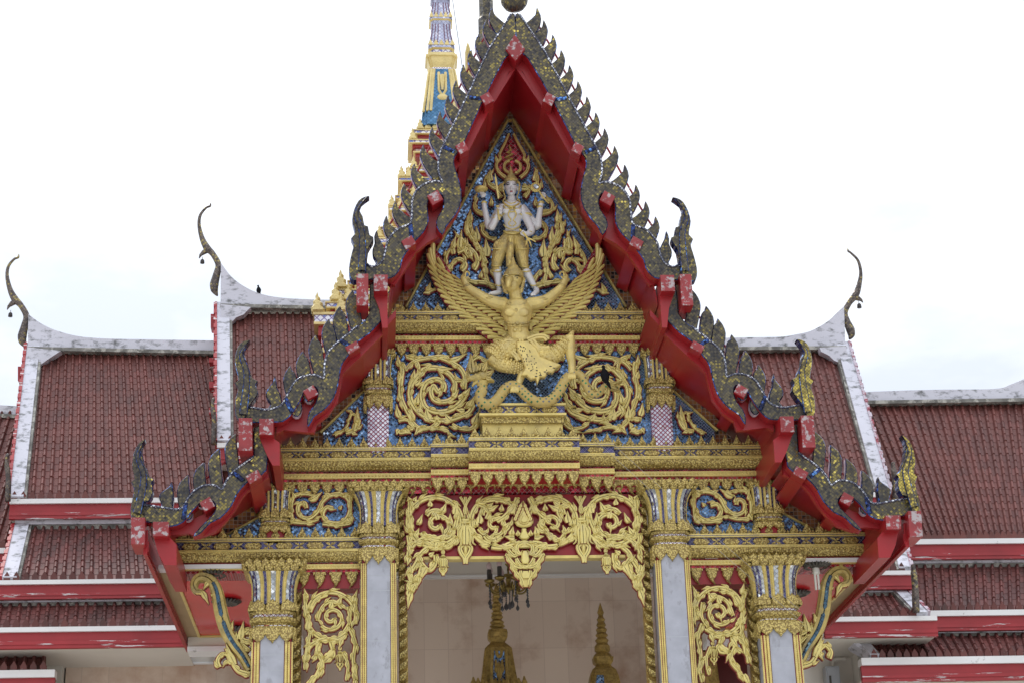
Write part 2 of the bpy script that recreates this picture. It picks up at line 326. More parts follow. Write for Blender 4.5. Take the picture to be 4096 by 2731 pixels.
def stone(name, c1, c2, sx, sz, joint, st=.50):
    M = bpy.data.materials.new(name); M.use_nodes = True; t = M.node_tree; b = t.nodes['Principled BSDF']; l = t.links.new
    g = nn(t, 'ShaderNodeNewGeometry'); mp = nn(t, 'ShaderNodeMapping'); mp.inputs['Rotation'].default_value = (math.radians(90), 0, 0); l(g.outputs['Position'], mp.inputs[0])
    br = nn(t, 'ShaderNodeTexBrick'); br.offset = 0; br.inputs['Scale'].default_value = 1; br.inputs['Brick Width'].default_value = sx; br.inputs['Row Height'].default_value = sz
    br.inputs['Mortar Size'].default_value = .004; br.inputs['Color1'].default_value = list(c1)+[1]; br.inputs['Color2'].default_value = list(c2)+[1]; br.inputs['Mortar'].default_value = list(joint)+[1]; br.inputs['Bias'].default_value = -.1
    l(mp.outputs[0], br.inputs[0])
    n2 = nn(t, 'ShaderNodeTexNoise'); n2.inputs['Scale'].default_value = 2.0; n2.inputs['Detail'].default_value = 8; n2.inputs['Roughness'].default_value = .62; l(g.outputs['Position'], n2.inputs[0])
    r2 = nn(t, 'ShaderNodeValToRGB'); r2.color_ramp.elements[0].position = st; r2.color_ramp.elements[1].position = st+.22; l(n2.outputs[0], r2.inputs[0])
    x = nn(t, 'ShaderNodeMix', data_type='RGBA'); mh = nn(t, 'ShaderNodeMath', operation='MULTIPLY'); mh.inputs[1].default_value = .9; l(r2.outputs[0], mh.inputs[0]); l(mh.outputs[0], x.inputs[0]); l(br.outputs[0], x.inputs[6]); x.inputs[7].default_value = (.42, .27, .19, 1)
    l(x.outputs[2], b.inputs['Base Color']); b.inputs['Roughness'].default_value = .35
    return M
STONE = stone('veined_beige_stone', (.66, .54, .455), (.60, .48, .40), .32, .60, (.56, .45, .38))
STONES = stone('stained_beige_stone', (.62, .50, .41), (.55, .43, .35), .32, .60, (.50, .40, .33), .38)
# ================================================================ the portico
YB, YW = 17.0, 18.05                      # plane of the gable boards, plane of the pediment wall
POR = thing('temple_portico', 'ornate gilded entrance porch with three-tiered gable, blue glass pediment and marble columns', 'temple porch', (X0, 18, 0))
def both(fn):
    fn(lambda p: p, 1); fn(mir, -1)
def local(pts, x, z): return [(a-x, b-z) for a, b in pts]
TIERS = []
t1 = [(X0-.003, Zv('z1', 1175, 92, YB))]+T('z1', '1150,112 1090,215 1020,330 890,610 740,920 716,990 710,1060 720,1110 735,1147 690,1140 620,1160 570,1205 547,1265 545,1330 535,1405 470,1432 425,1470 392,1520 382,1560 372,1610 345,1655 300,1675 255,1660 190,1665 170,1700 190,1755 300,1756 395,1750 440,1731 475,1681 485,1630 520,1575 560,1520 600,1480 630,1440 650,1385 643,1310 650,1258 690,1228 722,1215 742,1250 738,1310 705,1365 698,1420 735,1475 760,1425 800,1375 845,1300 857,1210 835,1110 812,1040 815,985 870,905 985,650 1130,370', YB)+[(X0-.003, Zv('z1', 1175, 300, YB))]
h1 = T('z1', '262,1660 270,1580 300,1530 302,1500 280,1488 270,1435 248,1428 236,1370 218,1335 228,1285 278,1248 245,1252 210,1275 182,1330 170,1395 180,1440 187,1482 163,1510 180,1545 168,1600 155,1660 150,1720 165,1770 200,1775 250,1745', YB)
t2 = T('z8', '1918,-328 1915,-105 1820,0 1690,105 1600,190 1568,270 1562,345 1556,400 1490,378 1400,388 1330,432 1285,505 1248,580 1215,620 1120,650 1030,640 950,632 880,690 895,745 1040,750 1160,748 1235,742 1290,700 1330,650 1375,575 1395,530 1440,482 1490,470 1510,520 1490,600 1445,660 1428,725 1432,785 1465,735 1485,700 1560,650 1635,560 1672,445 1690,335 1715,270 1775,195 1825,118 2011,-46 2011,-327', YB)
h2 = T('z8', '960,660 1005,595 1045,530 1025,470 1040,437 1000,415 980,355 958,330 948,270 935,225 945,165 980,120 935,125 895,155 870,215 862,290 875,360 890,430 862,450 880,480 885,510 868,570 862,640 868,705 895,750 940,735', YB)
t3 = T('z8', '1005,775 1005,1000 920,1065 845,1125 790,1195 755,1262 700,1232 620,1232 545,1268 485,1335 452,1395 400,1420 300,1408 200,1392 110,1378 55,1420 59,1493 207,1528 342,1556 448,1521 518,1436 582,1372 645,1344 702,1380 688,1450 589,1549 525,1631 589,1605 660,1528 745,1486 829,1394 872,1302 928,1231 999,1174 1105,1111 1112,800', YB)
h3 = T('z8', '110,1395 185,1365 215,1290 205,1225 222,1200 185,1165 170,1120 150,1085 135,1020 125,960 135,915 155,880 110,905 75,960 55,1030 52,1110 70,1190 42,1215 65,1265 55,1340 38,1430 45,1500 70,1535 115,1490', YB)
f1 = [(1052, 38), (1015, 115), (965, 205), (918, 300), (872, 395), (825, 495), (775, 590), (725, 690), (676, 790), (620, 900), (563, 1018), (500, 1145), (445, 1250), (388, 1345)]
f2 = [(1786, -297), (1686, -172), (1598, -72), (1495, 55), (1395, 180), (1295, 295)]
f3 = [(865, 815), (735, 930), (615, 1040), (490, 1140)]
fin1 = '0,0 10,40 45,75 74,98 115,130 130,220 70,235 28,182 -8,122 -25,70 -16,26'
fin2 = '0,0 12,34 38,62 56,135 72,235 92,340 60,400 10,380 -20,290 -45,200 -60,120 -45,60 -20,20'
fin3 = '0,0 2,60 12,150 25,255 30,330 -10,360 -60,340 -68,300 -88,200 -92,120 -70,60 -35,25'
def finpts(c, tip, s):
    v = [float(q) for q in s.replace(',', ' ').split()]
    return T(c, [(tip[0]+v[i], tip[1]+v[i+1]) for i in range(0, len(v), 2)], YB)
leaf1 = T('z1', '325,1440 333,1475 345,1500 378,1560 388,1610 350,1690 310,1670 322,1640 300,1600 298,1560 312,1520 308,1480', YB)
leaf2 = T('z8', '1170,370 1185,420 1190,470 1215,520 1228,590 1215,660 1130,670 1110,640 1140,600 1110,560 1102,510 1130,460 1160,420', YB)
leaf3 = T('z8', '355,1195 365,1240 372,1300 366,1380 350,1430 265,1430 275,1380 258,1330 265,1290 300,1260 340,1230', YB)
bands = [('z1', '905,615 990,625', 0), ('z1', '745,925 810,955', 0), ('z1', '535,1410 545,1500', 0), ('z8', '1690,108 1780,160', 1), ('z8', '1255,560 1310,670', 1), ('z8', '840,1128 925,1195', 2), ('z8', '470,1370 450,1500', 2)]
redb1 = [(X0, Zv('z1', 1172, 140, YB))]+T('z1', '1150,160 1090,290 740,950 640,1190 520,1420 420,1600 385,1745 440,1755 500,1665 570,1548 640,1490 705,1455 760,1405 795,1290 795,1120 835,1005 885,950 1012,700 1160,410', YB)+[(X0, Zv('z1', 1172, 385, YB))]
redb2 = T('z8', '1990,-60 1700,180 1590,380 1400,560 1250,660 1180,720 1180,800 1235,770 1420,790 1480,790 1500,720 1590,650 1665,540 1690,420 1705,330 1740,290 1850,190 2020,20', YB)
redb3 = T('z8', '1100,850 1000,1020 850,1180 700,1380 500,1470 330,1540 340,1590 480,1575 560,1610 700,1560 780,1480 850,1390 900,1300 945,1245 1010,1195 1115,1135', YB)
sof1 = [(X0, Zv('z1', 1146, 690, YW))]+T('z1', '818,1240 495,1800 425,1932 395,2130', YW)
sof2 = T('z8', '2118,178 1874,455 1568,690 1230,945 1175,1185', YW)
sof3 = T('z5', '1510,520 1225,685 985,780 955,930', YW)
edges = [T('z1', '1165,95 1090,215 1020,330 890,610 740,920 716,990 710,1060 720,1110 735,1147 690,1140 620,1160 570,1205 547,1265 545,1330 535,1405 470,1432 425,1470 392,1520 382,1560 372,1610 345,1655 300,1675 262,1660', YB),
         T('z8', '1820,0 1690,105 1600,190 1568,270 1562,345 1556,400 1490,378 1400,388 1330,432 1285,505 1248,580 1215,620 1120,650 1030,640 980,630', YB),
         T('z8', '1005,1000 920,1065 845,1125 790,1195 755,1262 700,1232 620,1232 545,1268 485,1335 452,1395 400,1420 300,1408 200,1392 130,1380', YB)]
purl = [('z1', 0, [(1015, 630, 62, 66), (858, 938, 62, 62), (690, 1250, 76, 70), (525, 1530, 74, 60)]),
        ('z8', 1, [(1785, 170, 100, 62), (1455, 520, 92, 80)]),
        ('z8', 2, [(1005, 1170, 110, 70), (640, 1385, 92, 84)])]
TDY = [0, .05, .10]
def board(i, body, hang, fins, fc, fs, leaf, redb, sof):
    def side(M, sg):
        dy = TDY[i]
        mb = MB(); mb.prism(M(cat(body, 2, True)), YB+dy, YB+dy+.13, 0, 2, bev=.010, raise_=.008, mr=1)
        bo = mb.build('serpent_board', [NAGA, RIMB, RED], POR)
        mb = MB(); e = cat(edges[i], 4); mb.ribbon(M(e), .011, YB+dy-.008, .016, 0, 0, 0, False); mb.build('beaded_edge', [BEADS], bo)
        for c, s, k in bands:
            if k == i:
                mb = MB(); mb.ribbon(M(cat(T(c, s, YB), 3)), .022, YB+dy-.006, .02, 0, 0, 0, False); mb.build('glass_band', [RIMB], bo)
        mb = MB(); hp = M(cat(hang, 2, True)); mb.prism(hp, YB+dy-.05, YB+dy+.05, 0, 1, bev=.006, raise_=.015, mr=1)
        # the flame-like finial has a raised spine of overlapping scales
        base, tip = Vector(hang[0]).lerp(Vector(hang[-2]), .5), Vector(hang[10])
        spine = M(cat([base, Vector(hang[4]).lerp(Vector(hang[16]), .5), Vector(hang[8]).lerp(Vector(hang[14]), .45), tip.lerp(Vector(hang[9]), .3)], 5))
        mb.ribbon(spine, [.03*(1-k/(len(spine)))+.004 for k in range(len(spine))], YB+dy-.068, .03, 0, 1, .006, False)
        mb.build('serpent_finial', [NAGAG if (sg < 0 and i > 0) else NAGA, RIMB], bo)
        for tip in fins:
            mb = MB(); fp = finpts(fc, tip, fs); a = P(fc, tip[0], tip[1], YB)
            mb.prism(M(cat(fp, 2, True)), YB+dy+.03, YB+dy+.10, 0, 2, bev=.008, raise_=.012, mr=1)
            mb.build('flame_fin', [NAGA, RIMB, CHALK], bo)
        mb = MB(); mb.prism(M(cat(leaf, 2, True)), YB+dy+.02, YB+dy+.09, 0, 1, bev=.010, raise_=.012, mr=1); mb.build('flame_fin', [NAGA, RIMB], bo)
        q = {'z1': (4, 62, 60, 60), 'z8': (18, 105, 60, 60)}[fc]
        mb = MB(); pts = [P(fc, t[0]+q[0], t[1]+q[1], YB) for t in fins]
        pts = [(x, YB+dy+.10, z) for x, z in M([(p.x, p.z) for p in pts])]; mb.tube(pts, .011, 6); mb.build('fin_rail', [REDW], bo)
        # red board, soffit and roof slab behind
        mb = MB(); mb.prism(M(redb), YB+dy+.135, YB+dy+.20, 0, 0); 
        s2 = M(sof); n = len(s2); up = .07
        vs = [(x, YB+dy+.14, z) for x, z in s2]+[(x, YW+.25, z) for x, z in s2]+[(x, YB+dy+.14, z+up) for x, z in s2]+[(x, YW+.25, z+up) for x, z in s2]
        mb.add(vs, [(k, k+1, n+k+1, n+k) for k in range(n-1)]+[(2*n+k, 2*n+k+1, 3*n+k+1, 3*n+k) for k in range(n-1)]+[(k, k+1, 2*n+k+1, 2*n+k) for k in range(n-1)]+[(n+k, n+k+1, 3*n+k+1, 3*n+k) for k in range(n-1)])
        mb.build('red_soffit', [RED], POR)
        mb = MB(); off = [(x, z+.085) for x, z in s2]
        yr = 24.0
        vs = [(x, YB+dy+.2, z) for x, z in off]+[(x, yr, z) for x, z in off]; mb.uv = [(x*8, y*8) for x, y, z in vs]
        k = len(off); mb.add(vs, [(j, j+1, k+j+1, k+j) for j in range(k-1)]); mb.build('roof_slope', [TILE], POR)
        for c, k, L_ in purl:
            if k != i: continue
            for x, y, w, h in L_:
                if c == 'z1': d = math.radians(28)
                else: d = math.radians(-35 if h < 65 else 55)
                quad = []
                for a, b in ((-.5, -.5), (.5, -.5), (.5, .5), (-.5, .5)):
                    ang = math.radians(-30)
                    px = a*w*math.cos(ang)-b*h*math.sin(ang); py = a*w*math.sin(ang)+b*h*math.cos(ang); quad.append((x+px, y+py))
                qd = M(T(c, quad, YB)); mb = MB(); mb.prism(qd, YB+dy-.035, YB+dy+.10, 0, 1, bev=.008, raise_=.004, mr=0)
                big = [(q[0]-.0, q[1]) for q in qd]; cx_ = sum(q[0] for q in qd)/4; cz_ = sum(q[1] for q in qd)/4
                big = [(cx_+(q[0]-cx_)*1.05, cz_+(q[1]-cz_)*1.05) for q in qd]; mb.prism(big, YB+dy+.10, YW, 1, 1); mb.build('purlin', [REDCHALK, RED], POR)
    both(side)
board(0, t1, h1, f1, 'z1', fin1, leaf1, redb1, sof1)
board(1, t2, h2, f2, 'z8', fin2, leaf2, redb2, sof2)
board(2, t3, h3, f3, 'z8', fin3, leaf3, redb3, sof3)
# ridge purlin with the peeling diamond end, ball of the gable finial, finials of the roofs behind
mb = MB(); d = T('z1', '1188,232 1252,325 1192,400 1132,322', YB); mb.prism(d, YB-.05, YB+.2, 0, 1, bev=.008, raise_=.004, mr=0); d2 = [((a-X0)*1+X0, b) for a, b in d]; mb.prism(d2, YB+.2, YW, 1, 1)
mb.build('ridge_purlin', [REDCHALK, RED], POR)
c = P('z1', 1168, -8, YB+.05); c.x = X0; r = .152
mb = MB(); mb.lathe(c.x, c.y, [(c.z-r*1.02, .01), (c.z-r*.95, r*.34), (c.z-r*.75, r*.70), (c.z-r*.4, r*.93), (c.z, r), (c.z+r*.5, r*.9), (c.z+r*1.2, r*.55), (c.z+r*2.5, r*.35), (c.z+r*5, r*.3), (c.z+r*9, .02)], 20); mb.build('gable_finial', [NAGA], POR, True)
c = P('z1', 1010, 40, 19.2); mb = MB(); mb.lathe(c.x, c.y, [(c.z-1.2, .10), (c.z-.19, .10), (c.z-.16, .085), (c.z+.2, .085), (c.z+.6, .06), (c.z+1.2, .02)], 6); mb.build('gable_finial', [NAGAS], POR)
c = P('z1', 897, 330, 20.5); mb = MB(); mb.lathe(c.x, c.y, [(c.z-.9, .05), (c.z, .038), (c.z+.09, .02), (c.z+.14, .004)], 6); mb.build('gable_finial', [GOLDW], POR)
# blocks closing the lower end of each tier
def endblock(c, o, i_, y0, y1, i):
    def side(M, sg):
        dy = TDY[i]
        def bx(mb, a, Y0_, Y1_, m):
            p = M(T(c, [(a[0], a[1]), (a[2], a[1]), (a[2], a[3]), (a[0], a[3])], YB)); mb.prism(p, Y0_, Y1_, m, 1, bev=.006, raise_=.003, mr=m)
        mb = MB(); bx(mb, o, YB+dy-.12, YB+dy+.25, 0); mb.build('beam_end', [REDCHALK, RED], POR)
        mb = MB(); bx(mb, i_, YB+dy-.10, YW, 0); mb.build('beam_end', [REDCHALK, RED], POR)
    both(side)
endblock('z2', (198, 338, 272, 535), (306, 338, 393, 440), 0, 0, 0)
endblock('z8', (895, 745, 1000, 1000), (1055, 745, 1165, 870), 0, 0, 1)
endblock('z5', (728, 652, 805, 800), (848, 672, 935, 752), 0, 0, 2)
def beams(M, sg):
    # the square beams that run back under the inner end blocks
    for c, q, i in (('z2', '306,440 393,440 393,640 360,640 340,520', 0), ('z8', '1055,870 1165,870 1210,900 1210,1080 1155,1080 1110,1000', 1), ('z5', '848,752 935,740 972,780 972,895 905,893 870,830', 2)):
        mb = MB(); mb.prism(M(T(c, q, YB)), YB+TDY[i]+.02, YW+.1, 0, 0); mb.build('tie_beam', [RED], POR)
both(beams)
# ---------------------------------------------------------------- pediment wall
def area(name, polys, mats_, y0, y1):
    mb = MB()
    for p in polys: mb.prism(p, y0, y1, 0)
    return mb.build(name, mats_, POR)
L0 = T('z1', '1150,560 830,1200 640,1480', YW+.03)
A_ = L0+T('z2', '300,560 300,700 -150,1400 -150,1480', YW+.03)
area('copper_mosaic_wall', [A_+mir(A_)[::-1]], [BROWNM], YW+.03, YW+.3)
b_ = T('z1', '1148,770', YW)+T('z2', '525,505 525,560', YW); area('blue_mosaic_field', [b_+mir(b_)[::-1][:-1]], [BLUEM], YW, YW+.03)
b_ = T('z2', '365,760 245,1040 -10,1300 -10,1480', YW); area('blue_mosaic_field', [b_+mir(b_)[::-1]], [BLUEM], YW, YW+.03)
def frames(M, sg):
    mb = MB(); mb.ribbon(M(T('z1', '1148,752', YW)+T('z2', '505,520', YW)), .015, YW+.004, .035, 0, 0, 0, False); mb.build('frame_moulding', [GOLDW], POR); mb = MB()
    mb.ribbon(M(T('z2', '262,1022 -30,1300', YW)), .014, YW+.004, .035, 0, 0, 0, False); mb.build('frame_moulding', [GOLDW], POR); mb = MB(); mb.ribbon(M(T('z5', '1440,645 1260,745', YW)), .013, YW+.004, .035, 0, 0, 0, False)
    mb.build('frame_moulding', [GOLDW], POR)
    w = M(T('z5', '1440,440 2060,430 2060,800 1240,800 1200,720', YW)); mb = MB(); mb.prism(w, YW+.03, YW+.2, 0); mb.build('copper_mosaic_wall', [BROWNM], POR)
    w = M(T('z5', '1440,440 2060,430 2060,800 1270,800 1270,745 1440,650', YW)); mb = MB(); mb.prism(w, YW, YW+.03, 0); mb.build('blue_mosaic_field', [BLUEM], POR)
both(frames)
# ---------------------------------------------------------------- cornices
def leafmesh(name, h, w, mats_, curl=0):
    half = [(0, 1), (.10, .80), (.20, .66), (.24, .56), (.40, .42), (.52, .28), (.50, .14), (.38, .10), (.30, 0)]
    o = [(x*w, z*h) for x, z in half]+[(-x*w, z*h) for x, z in half[::-1][:-1]]
    mb = MB(); mb.prism(o, -.012, .02, 0, 0, bev=w*.07, raise_=.012)
    mb.ell((0, -.03, h*.28), (w*.16, .02, h*.13), 0, 8, 5)
    return mb
def small(h, w, x): return [(x-w, 0), (x-w*.6, h*.5), (x, h), (x+w*.6, h*.5), (x+w, 0)]
mb = leafmesh('antefix', .125, .088, [GOLDC]); mb.prism(small(.05, .022, .063), -.006, .014, 0)
AM = mb.build('antefix', [GOLDC]); ANTE = AM.data; bpy.data.objects.remove(AM)
def pend(sg):
    o = [(-.55, 0), (.55, 0), (.60, -.22), (.52, -.42), (.30, -.62), (.12, -.80), (-.30, -1.02), (-.12, -.80), (-.16, -.66), (-.42, -.46), (-.56, -.24)]
    o = [(sg*x*.088, z*.142) for x, z in o]
    mb = MB(); mb.prism(o, -.02, .01, 0, 0, bev=.008, raise_=.012); mb.box(-.062, .062, -.024, .01, -.006, .022, 0)
    ob = mb.build('pendant', [GOLDC]); me = ob.data; bpy.data.objects.remove(ob); return me
PEND = {1: pend(1), -1: pend(-1)}
def frieze(mb, xl, xr, zt, zb, y, m):
    """row of hexagonal bosses and crosses"""
    h = (zt-zb)*.44; zc = (zt+zb)/2; n = max(1, round((xr-xl)/.29)); p = (xr-xl)/n
    for k in range(n):
        c = xl+p*(k+.5)
        mb.prism([(c-.088, zc), (c-.060, zc+h), (c+.060, zc+h), (c+.088, zc), (c+.060, zc-h), (c-.060, zc-h)], y-.004, y+.01, m, m, bev=.008, raise_=.008)
        c2 = xl+p*k if k else None
        if c2 is not None:
            for s1 in (-1, 1):
                for s2 in (-1, 1): mb.prism([(c2, zc), (c2+s1*.034, zc+s2*h*.30), (c2+s1*.054, zc+s2*h), (c2+s1*.008, zc+s2*h*.8)], y-.008, y+.01, m)
def cornice(xl, xr, yb, z, ends=(0, 0), ante=True, pends=True, redback=None):
    """z: levels [ledge top, frieze top, frieze bottom, ledge bottom, bulge bottom, red bottom, ledge bottom, red bottom, pendant tip]; yb = wall face"""
    mb = MB(); B = yb+.25
    mb.box(xl, xr, yb-.15, B, z[1]+.004, z[0], 0); mb.box(xl-.012*0, xr, yb-.165, B, (z[0]*2+z[1])/3, (z[0]*3+z[1])/4+.0, 0) if 0 else None
    mb.box(xl+.001, xr-.001, yb-.12, B, z[2], z[1]+.004, 2); frieze(mb, xl, xr, z[1], z[2], yb-.12, 1)
    d = z[2]-z[3]
    mb.box(xl, xr, yb-.14, B, z[2]-d*.35, z[2], 0); mb.box(xl-.0, xr, yb-.17, B, z[3], z[2]-d*.35, 0)
    # carved bulge: a quarter round stepping back
    n = 6; h = z[3]-z[4]; prof = [(yb-.05-.105*math.cos(k/n*math.pi/2)**.8, z[3]-h*math.sin(k/n*math.pi/2)) for k in range(n+1)]
    vs = [(xl, y, q) for y, q in prof]+[(xr, y, q) for y, q in prof]+[(xl, B, z[3]), (xl, B, z[4]), (xr, B, z[3]), (xr, B, z[4])]
    mb.add(vs, [(k, k+1, n+1+k+1, n+1+k) for k in range(n)]+[tuple(range(n+1))+(2*n+3, 2*n+2), tuple(range(n+1, 2*n+2))+(2*n+5, 2*n+4)], 1)
    for f, sp, rx, rz in ((.30, .052, .020, .020), (.72, .040, .016, .014)):
        nb = max(2, int((xr-xl)/sp)); yy = yb-.05-.105*math.cos(f*math.pi/2)**.8; zz = z[3]-h*math.sin(f*math.pi/2)
        for j in range(nb): mb.ell((xl+(xr-xl)*(j+.5)/nb, yy, zz), (rx, .012, rz), 1, 6, 4)
    nb = max(2, int((xr-xl)/.035))
    for j in range(nb): mb.ell((xl+(xr-xl)*(j+.5)/nb, yb-.077, (z[5]+z[6])/2), (.013, .010, .010), 0, 6, 4)
    mb.box(xl, xr, yb-.152, B, z[1]+(z[0]-z[1])*.42, z[1]+(z[0]-z[1])*.58, 2); mb.box(xl, xr, yb-.172, B, z[3]+(z[2]-z[3])*.28, z[3]+(z[2]-z[3])*.38, 1)
    mb.box(xl, xr, yb-.03, B, z[5], z[4]+.001, 3); mb.box(xl, xr, yb-.075, B, z[6], z[5]+.001, 0); mb.box(xl, xr, yb-.035, B, z[7], z[6]+.001, 3)
    if redback: mb.box(xl, xr, yb-.012, B, redback, z[7]+.001, 4)
    o = mb.build('cornice', [GOLD, GOLDC, INDIGO, REDGLASS, RED], POR)
    n = max(1, round((xr-xl)/.128)); p = (xr-xl)/n
    for k in range(n):
        x = xl+p*(k+.5)
        if ante: link('antefix', ANTE, o, (x, yb-.10, z[0]))
        if pends: link('pendant', PEND[1 if x < X0 else -1], o, (x, yb-.03, z[7]-.022))
    return o
def lv(c, x, ys, Y): return [Zv(c, x, y, Y) for y in ys]
ZU = lv('z2', 600, (552, 572, 605, 625, 668, 690, 712, 732, 815), YW-.1)
ZM = lv('z3', 420, (97, 118, 160, 182, 226, 246, 276, 292, 372), YW-.1)
ZL = lv('z5', 1600, (768, 788, 830, 848, 891, 906, 931, 946, 1030), YW-.1)
xu = P('z2', 362, 640, YW).x; cornice(xu, 2*X0-xu, YW, ZU, redback=Zv('z2', 600, 792, YW))
xm = P('z5', 1510, 330, YW).x; xs = P('z3', 660, 150, YW).x; xc = P('z3', 890, 150, YW).x
for a, b, y in ((xm, xs, YW), (xs, xc, YW-.11), (xc, 2*X0-xc, YW-.30), (2*X0-xc, 2*X0-xs, YW-.11), (2*X0-xs, 2*X0-xm, YW)):
    cornice(a, b, y, ZM, redback=Zv('z3', 420, 345, YW))
xo = P('z5', 978, 830, YW).x; xi = P('z5', 2005, 830, YW).x
def wings(M, sg):
    a, b = sorted(x for x, z in M([(xo, 0), (xi, 0)]))
    cornice(a, b, YW, ZL, redback=None, pends=False)
    a, b = sorted(x for x, z in M([(P('z5', 1640, 1000, YW).x, 0), (P('z5', 1995, 1000, YW).x, 0)]))
    mb = MB(); zt = ZL[7]; zb = Zv('z5', 1800, 1045, YW); mb.box(a, b, YW-.01, YW+.2, zb, zt, 0); o = mb.build('lintel', [RED], POR)
    n = 4; p = (b-a)/n
    for k in range(n): link('pendant', PEND[sg], o, (a+p*(k+.5), YW-.03, zt-.022))
    a, b = sorted(x for x, z in M([(P('z5', 865, 920, YW).x, 0), (P('z5', 1440, 920, YW).x, 0)]))
    mb = MB(); mb.box(a, b, YW-.10, YW+.05, Zv('z5', 1200, 945, YW), Zv('z5', 1200, 922, YW), 0); mb.build('white_moulding', [WHITE], POR)
    mb = MB(); mb.box(a+.1, b, YW-.06, YW+.05, Zv('z5', 1200, 921, YW), ZL[4]+.002, 0); mb.build('red_fillet', [RED], POR)
both(wings)
# pedestal under the serpent
mb = MB(); zp = lv('z2', 1200, (1146, 1158, 1205, 1218, 1256, 1268), YW-.25); xa = P('z2', 968, 1200, YW-.3).x; xb = 2*X0-xa
for x, y, a, b, m in ((0, .40, 0, 1, 0), (.01, .37, 1, 2, 2), (-.004, .39, 2, 3, 0), (.02, .34, 3, 4, 1), (.03, .30, 4, 5, 0)): mb.box(xa+x, xb-x, YW-y, YW, zp[b], zp[a]+.001, m)
frieze(mb, xa+.02, xb-.02, zp[1], zp[2], YW-.37, 1); mb.box(xa+.03, xb-.03, YW-.30, YW, zp[5]-.2, zp[5], 0)
mb.build('serpent_pedestal', [GOLD, GOLDC, INDIGO], POR)
# ---------------------------------------------------------------- lotus columns
def section(n9=True):
    """redented square with nine strips per side; returns points and strip materials"""
    pts = []; ms = []
    cuts = [-.86, -.77, -.62, -.44, -.305, -.11, .11, .305, .44, .62, .77, .86]
    rib = {2, 4, 6, 8}
    for q in range(4):
        R = Matrix.Rotation(math.pi/2*q, 2)
        loc = []
        # front side runs along +x at y=-1
        for k, u in enumerate(cuts):
            d = -1 if 0 < k < 11 else -.93
            loc.append((u, d))
        for p in loc: pts.append(tuple(R @ Vector(p)))
    kinds = ['s', 'b', 'g', 's', 'g', 's', 'g', 's', 'g', 'b', 's', 'c']
    tab = {'s': 2, 'b': 3, 'g': 0, 'c': 0}
    k1 = ['b', 's', 'g', 'b', 'g', 's', 'g', 'b', 'g', 's', 'b', 's']
    for q in range(4): ms += [tab[c] for c in k1]
    return pts, ms
SECP, SECM = section()
SQ = []
for q in range(4):
    R = Matrix.Rotation(math.pi/2*q, 2); SQ += [tuple(R @ Vector(p)) for p in ((-.88, -.88), (-.74, -.88), (-.74, -1), (.74, -1), (.74, -.88), (.88, -.88))][:5]
LEAFQ = [(0, 1), (.12, .82), (.34, .66), (.46, .42), (.40, .16), (.46, 0)]
def leaf_row(mb, cx, cy, z, hw, n, h, flare=0, up=True, m=0, sides=(0, 1, 3), lean=0.0):
    """upright or hanging leaves round a square of half width hw"""
    for q in sides:
        R = Matrix.Rotation(math.pi/2*q, 2)
        for k in range(n):
            u = -hw+2*hw*(k+.5)/n; w = 2*hw/n*1.08; s = 1 if up else -1
            o = [(x*w, t*h*s) for x, t in LEAFQ]+[(-x*w, t*h*s) for x, t in LEAFQ[::-1][:-1]]
            base = len(mb.v); tmp = MB(); tmp.prism(o, -.012, .01, m, m, bev=min(w, h)*.09, raise_=.010)
            vs = []
            for x, y, zz in tmp.v:
                t = abs(zz)/h; p = R @ Vector((u+x, -hw+y-flare*t*t-lean*t)); vs.append((cx+p.x, cy+p.y, z+zz))
            mb.add(vs, tmp.f, tmp.m)
